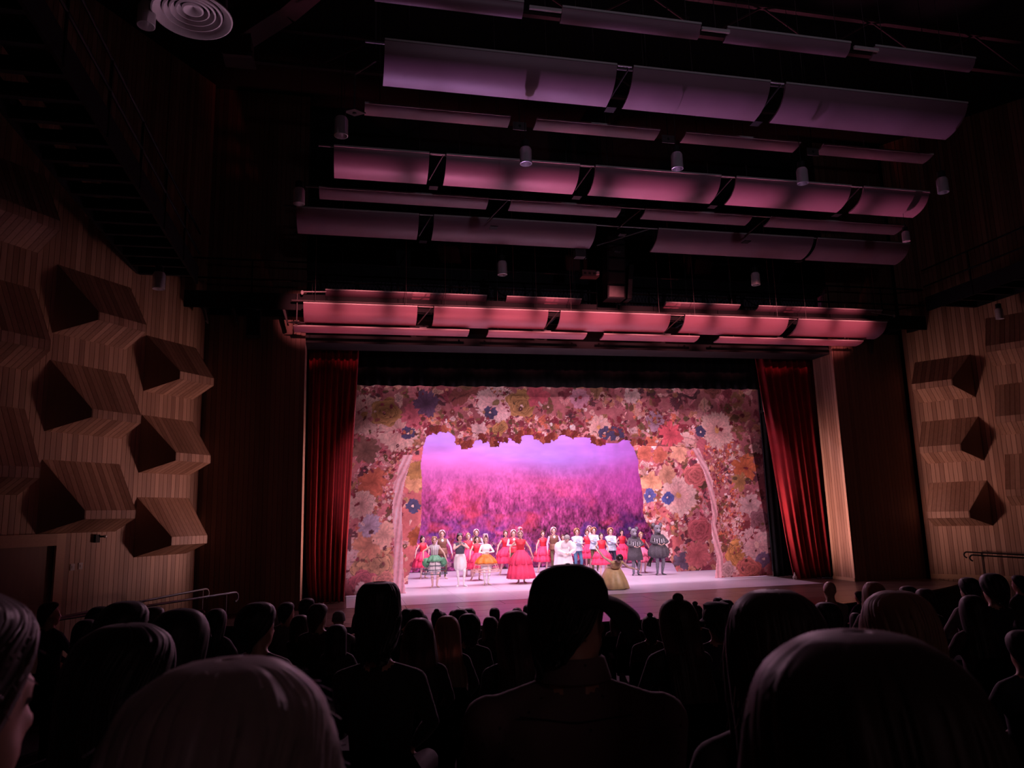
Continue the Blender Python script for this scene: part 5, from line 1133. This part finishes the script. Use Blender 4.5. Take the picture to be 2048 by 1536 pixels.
def seated(fem, yaw, pitch, clap=False, voxel=.017, mats=None, smooth=4, rad=1., wide=1.):
    B = Body(); tf = bender(.60, -.05); S = torso(B, DZ, tf, fem, 'shirt', 'pants', 'skin', wide); hc = tf(HC); R = B.head(hc, yaw, pitch, 'skin')
    if clap: B.arm(S[0], (-.05, -.36, .95), (-1, .3, -.4), ('shirt', 'shirt', 'skin')); B.arm(S[1], (.05, -.36, .95), (1, .3, -.4), ('shirt', 'shirt', 'skin'))
    else: B.arm(S[0], (-.10, -.30, .63), (-1, .4, -.1), ('shirt', 'shirt', 'skin'), rad=rad*1.1); B.arm(S[1], (.10, -.30, .63), (1, .4, -.1), ('shirt', 'shirt', 'skin'), rad=rad*1.1)
    for q in (-1, 1):
        H = [q*.09, .0, .53]; K = [q*.13, -.46, .50]; A = [q*.13, -.43, .09]
        B.cap(H, K, .085, .06, 'pants'); B.cap(K, A, .058, .038, 'pants'); B.cap(A, [q*.13, -.38, .045], .038, .034, 'shoes'); B.cap([q*.13, -.40, .045], [q*.15, -.62, .035], .036, .03, 'shoes')
    o = B.build('person', [('skin', SK[1]), ('eye', EYE), ('lip', LIP), ('shirt', AM['dk0']), ('pants', AM['pants']), ('shoes', AM['shoes'])], None, voxel, smooth)
    return o, hc, R
# one folding seat, copied for every spectator
def seat_proto():
    t = thing('theatre_seat', 'dark upholstered auditorium seat holding a spectator', 'seat', (0, 0, 0), 0, 'auditorium seats')
    MB().prism([(-.25, .19, .36), (.25, .19, .36), (.25, .24, .70), (.20, .25, .78), (-.20, .25, .78), (-.25, .24, .70)], (0, .06, 0)).build('backrest', M_['seat'], t)
    MB().box((-.24, -.30, .36), (.24, .18, .45)).build('cushion', M_['seat'], t)
    for q in (-1, 1): MB().box((q*.29-.025, -.2, .0), (q*.29+.025, .24, .58)).build('armrest', M_['seat'], t)
    return t
SEAT = seat_proto(); SEATS = [SEAT]; seat_used = [False]
def put_seat(o):
    s = SEAT if not seat_used[0] else copy_tree(SEAT); seat_used[0] = True
    s.location = o.location; s.rotation_euler = o.rotation_euler; s['label'] = 'dark seat under the '+' '.join(o['label'].split()[:12]).rstrip(','); return s
def place(o, x, ytop, dist, rotadd=0, topz=1.335, base=None):
    P = atD(x, ytop, dist); b = floorz(P[1]); s = (P[2]-b)/topz; s = float(np.clip(s, .72, 1.25)); b = float(P[2]-topz*s)
    ang = atan2(CX-P[0], 25-P[1]); o.location = (float(P[0]), float(P[1]), b); o.rotation_euler = (0, 0, pi-ang+rotadd); o.scale = (s, s, s)
    return P, s
NEARS = []
def near(x, ytop, dist, label, fem, yaw, style, hcol, shirt, pitch=0, topz=1.335, hs=1., voxel=.0115, clap=False, rotadd=0, wide=1.):
    o, hc, R = seated(fem, yaw, pitch, clap, voxel, rad=wide, wide=wide); o.material_slots[3].link = 'OBJECT'; o.material_slots[3].material = AM[shirt]
    P, s = place(o, x, ytop, dist, rotadd, topz); tag(o, label, 'person', 'spectators in the nearest rows')
    if style: make_hair(style, hc, AM[hcol], o, R=R, seed=abs(int(x)), near=True, sc_=hs, strands=('capped' not in label))
    put_seat(o); NEARS.append((P[0], P[1])); return o, hc, R
near(482, 1308, .80, 'closest spectator, head cropped low before the camera, shoulders out of frame', False, .05, 'full', 'grey', 'dk0', topz=1.378)
near(1690, 1258, .80, 'close dark spectator with draped mane filling the low corner', True, -.1, 'long', 'brown', 'dk2', topz=1.388, hs=1.18)
near(-62, 1183, .93, 'spectator cut by the picture edge, cheek lit, low beside the door', False, -.3, 'short', 'brown', 'dk2', topz=1.352)
near(276, 1255, 1.78, 'spectator with hunched smooth head in front of the flat-crowned one', True, -.45, 'bob', 'black', 'dk2', topz=1.352, rotadd=-.2)
near(1537, 1187, 1.75, 'spectator with long loose mane before the pale corner of the mat', True, -.1, 'long', 'brown', 'dk3', topz=1.353)
near(1780, 1187, 2.35, 'spectator with pale straight mane before the dark return wall', True, .1, 'long', 'blonde', 'dk0', topz=1.353)
near(762, 1168, 3.75, 'tall spectator with flat-topped head before the floral trunk foot', False, -.1, 'tall', 'black', 'dk0', topz=1.43)
# the man in the cap
o, hc, R = near(1137, 1131, 2.2, 'capped spectator in collared dotted shirt, visor to one side, before stage centre', False, -.95, 'short', 'black', 'dots', topz=1.36, hs=.93, wide=1.3)
c = np.asarray(hc); g = lambda x, y, z: tuple(c+R @ np.array([x, y, z]))
b = MB(); prof = [(.0, .146), (.035, .143), (.066, .130), (.086, .108), (.095, .082), (.097, .060), (.097, .042)]
b.lathe(prof, 40); b.v = [g(p[0]*.93, p[1]*1.10+.004, p[2]) for p in b.v]; cp = b.build('cap_crown', AM['cap'], o, True); so = cp.modifiers.new('t', 'SOLIDIFY'); so.thickness = .006; so.offset = -1
for k in range(6):
    a = k*pi/3; MB().tube([g(.93*r*1.005*cos(a), 1.10*r*1.005*sin(a)+.004, z) for r, z in prof], .0022, 5).build('seam', AM['cap'], cp)
MB().ell(g(0, .004, .146), (.011, .011, .008), 10, 6).build('button', AM['cap'], cp, True)
v = []; f = []; nu, nv = 20, 7
for j in range(nv+1):
    for i in range(nu+1):
        a = (i/nu-.5)*2.5; k = j/nv; r = .096+k*(.078*cos(a*.72)**.6)
        v.append(g(.93*r*sin(a), -1.10*(.096*cos(a)+(r-.096)*cos(a*.55))+.004, .058-.040*k*k-.050*(abs(a)/1.25)**2*(.35+k)))
for j in range(nv):
    for i in range(nu): q = j*(nu+1)+i; f.append((q, q+1, q+nu+2, q+nu+1))
vi = mesh('visor', v, f, AM['cap'], o, True); so = vi.modifiers.new('t', 'SOLIDIFY'); so.thickness = .006
b = MB(); pts = []
for k, (r, z) in enumerate(((.078, 1.055), (.074, 1.10), (.071, 1.118), (.080, 1.112), (.094, 1.06))): pts.append((r, z))
b.lathe(pts, 32, (0, .012, 0)); b.v = [(p[0]*1.08, p[1], p[2]+.012*(p[1] > 0)) for p in b.v]; b.build('collar', AM['dots'], o, True)
b = MB(); b.tube([(x_, .118-.02*abs(x_)/.14, .985+.012*abs(x_)/.14) for x_ in np.linspace(-.14, .14, 12)], .0022, 5); b.build('yoke_seam', AM['dk0'], o)
# x, y of head top, head width in px, hair style, hair colour, shirt, label
AUD = [
 (1430,1208,62,'full','black','dk','spectator in a broad dark hat, below the two grey mice'),
 (1349,1200,66,'long','brown','dk','spectator in dark top just beyond the visor, topknot upright'),
 (1299,1233,36,'short','black','dk','round-headed spectator in collar between the visor and the topknot'),
 (1261,1222,29,'long','brown','dk','narrow seated spectator right below the visor, farther of two'),
 (1229,1233,26,'long','brown','dk','narrow seated spectator right below the visor, nearer of two'),
 (1387,1210,29,'short','black','dk','spectator half hidden between the topknot and the broad hat'),
 (1434,1195,19,'short','black','dk','small spectator seen just above the broad hat'),
 (1449,1200,25,'short','black','dk','small spectator at the far side of the broad hat'),
 (1481,1206,22,'bob','brown','dk','small spectator at the stage edge between broad hat and long pale-tipped hair'),
 (1509,1184,19,'short','black','dk','small dark spectator against the stage lip, first beside the long-haired one'),
 (1573,1185,24,'short','brown','dk','small spectator against the stage lip behind the long-haired one'),
 (1655,1161,24,'bald','grey','pale','spectator in pale shirt silhouetted against the pale reflection of the boards'),
 (1647,1207,56,'full','black','dk','spectator in dark top before the one in the pale shirt'),
 (1708,1226,30,'bob','black','dk','dark spectator leaning beside the pale-haired head'),
 (1715,1183,17,'short','black','dk','small spectator with glinting eyeglasses before the lit floor'),
 (1742,1165,42,'bob','blonde','dk','spectator sitting tall just behind the pale-haired head'),
 (1810,1173,30,'short','brown','dk','dim spectator before the dark return wall, first of two'),
 (1844,1178,32,'short','brown','dk','dim spectator before the dark return wall, second of two'),
 (1930,1156,32,'short','black','pale','spectator in light top below the hooked dark rails, first'),
 (1977,1149,43,'full','black','dk','tall spectator below the hooked dark rails, second'),
 (2031,1151,22,'short','black','dk','small spectator at the picture edge below the dark rails'),
 (1938,1192,50,'long','black','dk','dark spectator in front of the light-topped one below the rails'),
 (2034,1262,60,'short','black','dk','dim shoulder and head at the picture edge, low corner'),
 (577,1205,22,'short','black','pale','spectator in pale top before the dark return wall, head turned'),
 (618,1197,22,'short','black','dk','spectator directly under the pale reveal strip'),
 (640,1208,20,'short','brown','dk','spectator under the foot of the red curtain, head turned'),
 (605,1231,36,'bob','brown','dk','rim-lit spectator in front of the pale-topped one, smooth round head'),
 (643,1235,25,'bob','brown','dk','small rim-lit spectator below the red curtain foot'),
 (680,1223,24,'bald','blonde','pale','spectator in knitted cap at the curtain corner, hands raised'),
 (720,1224,21,'bob','black','dk','spectator half hidden beside the tall flat-topped head'),
 (561,1227,20,'full','grey','dk','small spectator with pale collar before the return wall'),
 (524,1208,60,'full','black','dk','spectator with tousled top before the dark return wall'),
 (438,1218,34,'long','black','dk','spectator below the hooked ends of the pale rails, head turned'),
 (371,1221,88,'long','black','dk','large dark spectator with an earring below the pale rails, profile turned'),
 (402,1220,20,'short','brown','dk','small spectator just beyond the large one with the earring'),
 (314,1215,33,'short','brown','dk','spectator with lit cheek before the lit board wall'),
 (261,1207,82,'full','black','dk','large dark flat-crowned spectator before the pale rails'),
 (206,1215,34,'full','black','dk','dark spectator leaning at the near side of the flat-crowned one'),
 (108,1205,24,'short','brown','dk','small spectator beside the door casing'),
 (180,1240,40,'long','black','dk','dark spectator with sloping shoulder below the switch plates'),
 (677,1250,44,'bob','black','dk','dark spectator low before the knitted cap'),
 (816,1218,21,'short','black','dk','small head at the stage lip, first beside the tall flat-topped one'),
 (834,1218,18,'short','black','dk','small head at the stage lip, second beside the tall flat-topped one'),
 (845,1229,22,'bob','black','dk','small head close above the bobbed spectator'),
 (876,1216,20,'bun','black','dk','small head at the stage lip under the striped dancer'),
 (884,1225,24,'bob','black','dk','small head just in front of the one under the striped dancer'),
 (910,1221,27,'bob','brown','dk','rim-lit small head below the slate bodice dancer'),
 (921,1219,20,'bob','black','dk','small head peeping behind the rim-lit one'),
 (939,1217,25,'short','black','dk','small head at the stage lip below the orange skirt, first'),
 (937,1229,41,'full','black','dk','curly dark head in front, below the orange skirt'),
 (989,1216,19,'short','black','dk','small round head at the stage lip below the orange skirt, second'),
 (980,1234,32,'bob','brown','dk','round rim-lit head in front, below the orange skirt'),
 (1034,1216,19,'short','black','dk','small head at the stage lip under the long red skirt'),
 (1056,1210,17,'short','black','dk','small head touching the capped silhouette'),
 (810,1235,28,'bob','black','dk','small rounded head between the flat-topped and bobbed ones'),
 (1029,1224,64,'long','brown','dk','long dark-clad spectator beside the capped silhouette, first of its row'),
 (895,1233,50,'long','blonde','dk','spectator with rim-lit smooth mane below the slate bodice dancer'),
 (838,1238,66,'bob','brown','dk','spectator with flipped bob in front of the stage centre'),
]
HWD = dict(short=.168, full=.205, bob=.22, long=.205, bun=.168, bald=.155, tall=.2)
VAR = {}
for key, a in dict(m0=(False, 0, 0), m1=(False, -.55, 0), m2=(False, .45, .05), f0=(True, 0, 0), f1=(True, -.55, 0), f2=(True, .4, .05), mc=(False, 0, 0, True)).items():
    o, hc, R = seated(*a); VAR[key] = (o, hc, R); o.name = 'person'
HM = {}
rows_y = [2.55+.95*i for i in range(13)]; occ = {i: [] for i in range(13)}
for x, y in NEARS:
    i = int(round((y-2.55)/.95)); 
    if 0 <= i < 13: occ[i].append((x, .5))
used = set(); rr = random.Random(5)
for x, yt, wpx, style, hcol, shirt, label in sorted(AUD, key=lambda a: -a[2]):
    d0 = HWD[style]*1500/wpx; Y0 = atD(x, yt, d0)[1]
    best = None
    for i in sorted(range(13), key=lambda i: abs(rows_y[i]-Y0)):
        P = atY(x, yt, rows_y[i]); s = (P[2]-floorz(rows_y[i]))/1.34
        if all(abs(P[0]-q) > .25*(s+1)*.93 for q, _ in occ[i]): best = i; break
    Y = rows_y[best]; d = Y/ray(x, yt)[1]
    occ[best].append((atY(x, yt, Y)[0], .5))
    fem = style in ('bob', 'long', 'bun'); turned = x < 700
    key = ('f' if fem else 'm')+('1' if turned and rr.random() < .75 else rr.choice('002'))
    if 'hands raised' in label: key = 'mc'
    o0, hc, R = VAR[key]
    if key in used: o = o0.copy(); COL.objects.link(o)
    else: o = o0; used.add(key)
    for ch in list(o.children): pass
    o.material_slots[3].link = 'OBJECT'; o.material_slots[3].material = AM['pale'] if shirt == 'pale' else AM['dk%d' % rr.randrange(4)]
    o.parent = None
    P, s = place(o, x, yt, d, rr.uniform(-.12, .12), {'short': 1.345, 'full': 1.362, 'bob': 1.353, 'long': 1.353, 'bun': 1.39, 'bald': 1.335}[style])
    tag(o, label, 'person', 'seated spectators')
    if style != 'bald':
        hk = (style, key, rr.randrange(3))
        if hk not in HM:
            h = make_hair(style, hc, AM[hcol], o, R=R, seed=hash(hk) % 997 if False else (len(style)*31+hk[2]*7)); HM[hk] = [c for c in o.children if c.name.split('.')[0] in ('hair', 'loose_hair', 'bun')]
            for hobj in HM[hk]:
                hobj.material_slots[0].link = 'OBJECT'; hobj.material_slots[0].material = AM[hcol]
        else:
            for src in HM[hk]:
                h = src.copy(); COL.objects.link(h); h.parent = o; h.material_slots[0].link = 'OBJECT'; h.material_slots[0].material = AM[hcol]
    if 'knitted cap' in label:
        b = MB(); b.lathe([(0, .135), (.05, .128), (.082, .095), (.093, .04), (.092, .0), (.096, -.002), (.096, .022)], 28); b.v = [tuple(np.asarray(hc)+R @ np.array([p[0]*.9, p[1]*1.08+.005, p[2]])) for p in b.v]; b.build('knitted_cap', AM['knit'], o, True)
    if 'broad dark hat' in label:
        b = MB(); b.lathe([(0, .165), (.07, .165), (.10, .15), (.104, .05), (.135, .03), (.14, .022), (.10, .03)], 32); b.v = [tuple(np.asarray(hc)+R @ np.array([p[0]*.95, p[1]*1.08+.005, p[2]])) for p in b.v]; b.build('hat', AM['cap'], o, True)
    if 'topknot' in label:
        b = MB(); b.ell((0, .03, .155), (.035, .035, .03), 14, 10); b.v = [tuple(np.asarray(hc)+R @ np.array(p)) for p in b.v]; b.build('topknot', AM[hcol], o, True)
    if 'eyeglasses' in label:
        b = MB(); [b.tube([tuple(np.asarray(hc)+R @ np.array([q*.033+.022*cos(a), -.094, .006+.018*sin(a)])) for a in np.linspace(0, 2*pi, 13)], .003, 5) for q in (-1, 1)]; b.build('eyeglasses', M_['alu'], o)
    if 'earring' in label:
        MB().ell(np.asarray(hc)+R @ np.array([-.086, .01, -.055]), (.008, .008, .012), 8, 6).build('earring', M_['alu'], o, True)
    put_seat(o)
for k, (o, _, _) in VAR.items():
    if k not in used: bpy.data.objects.remove(o)
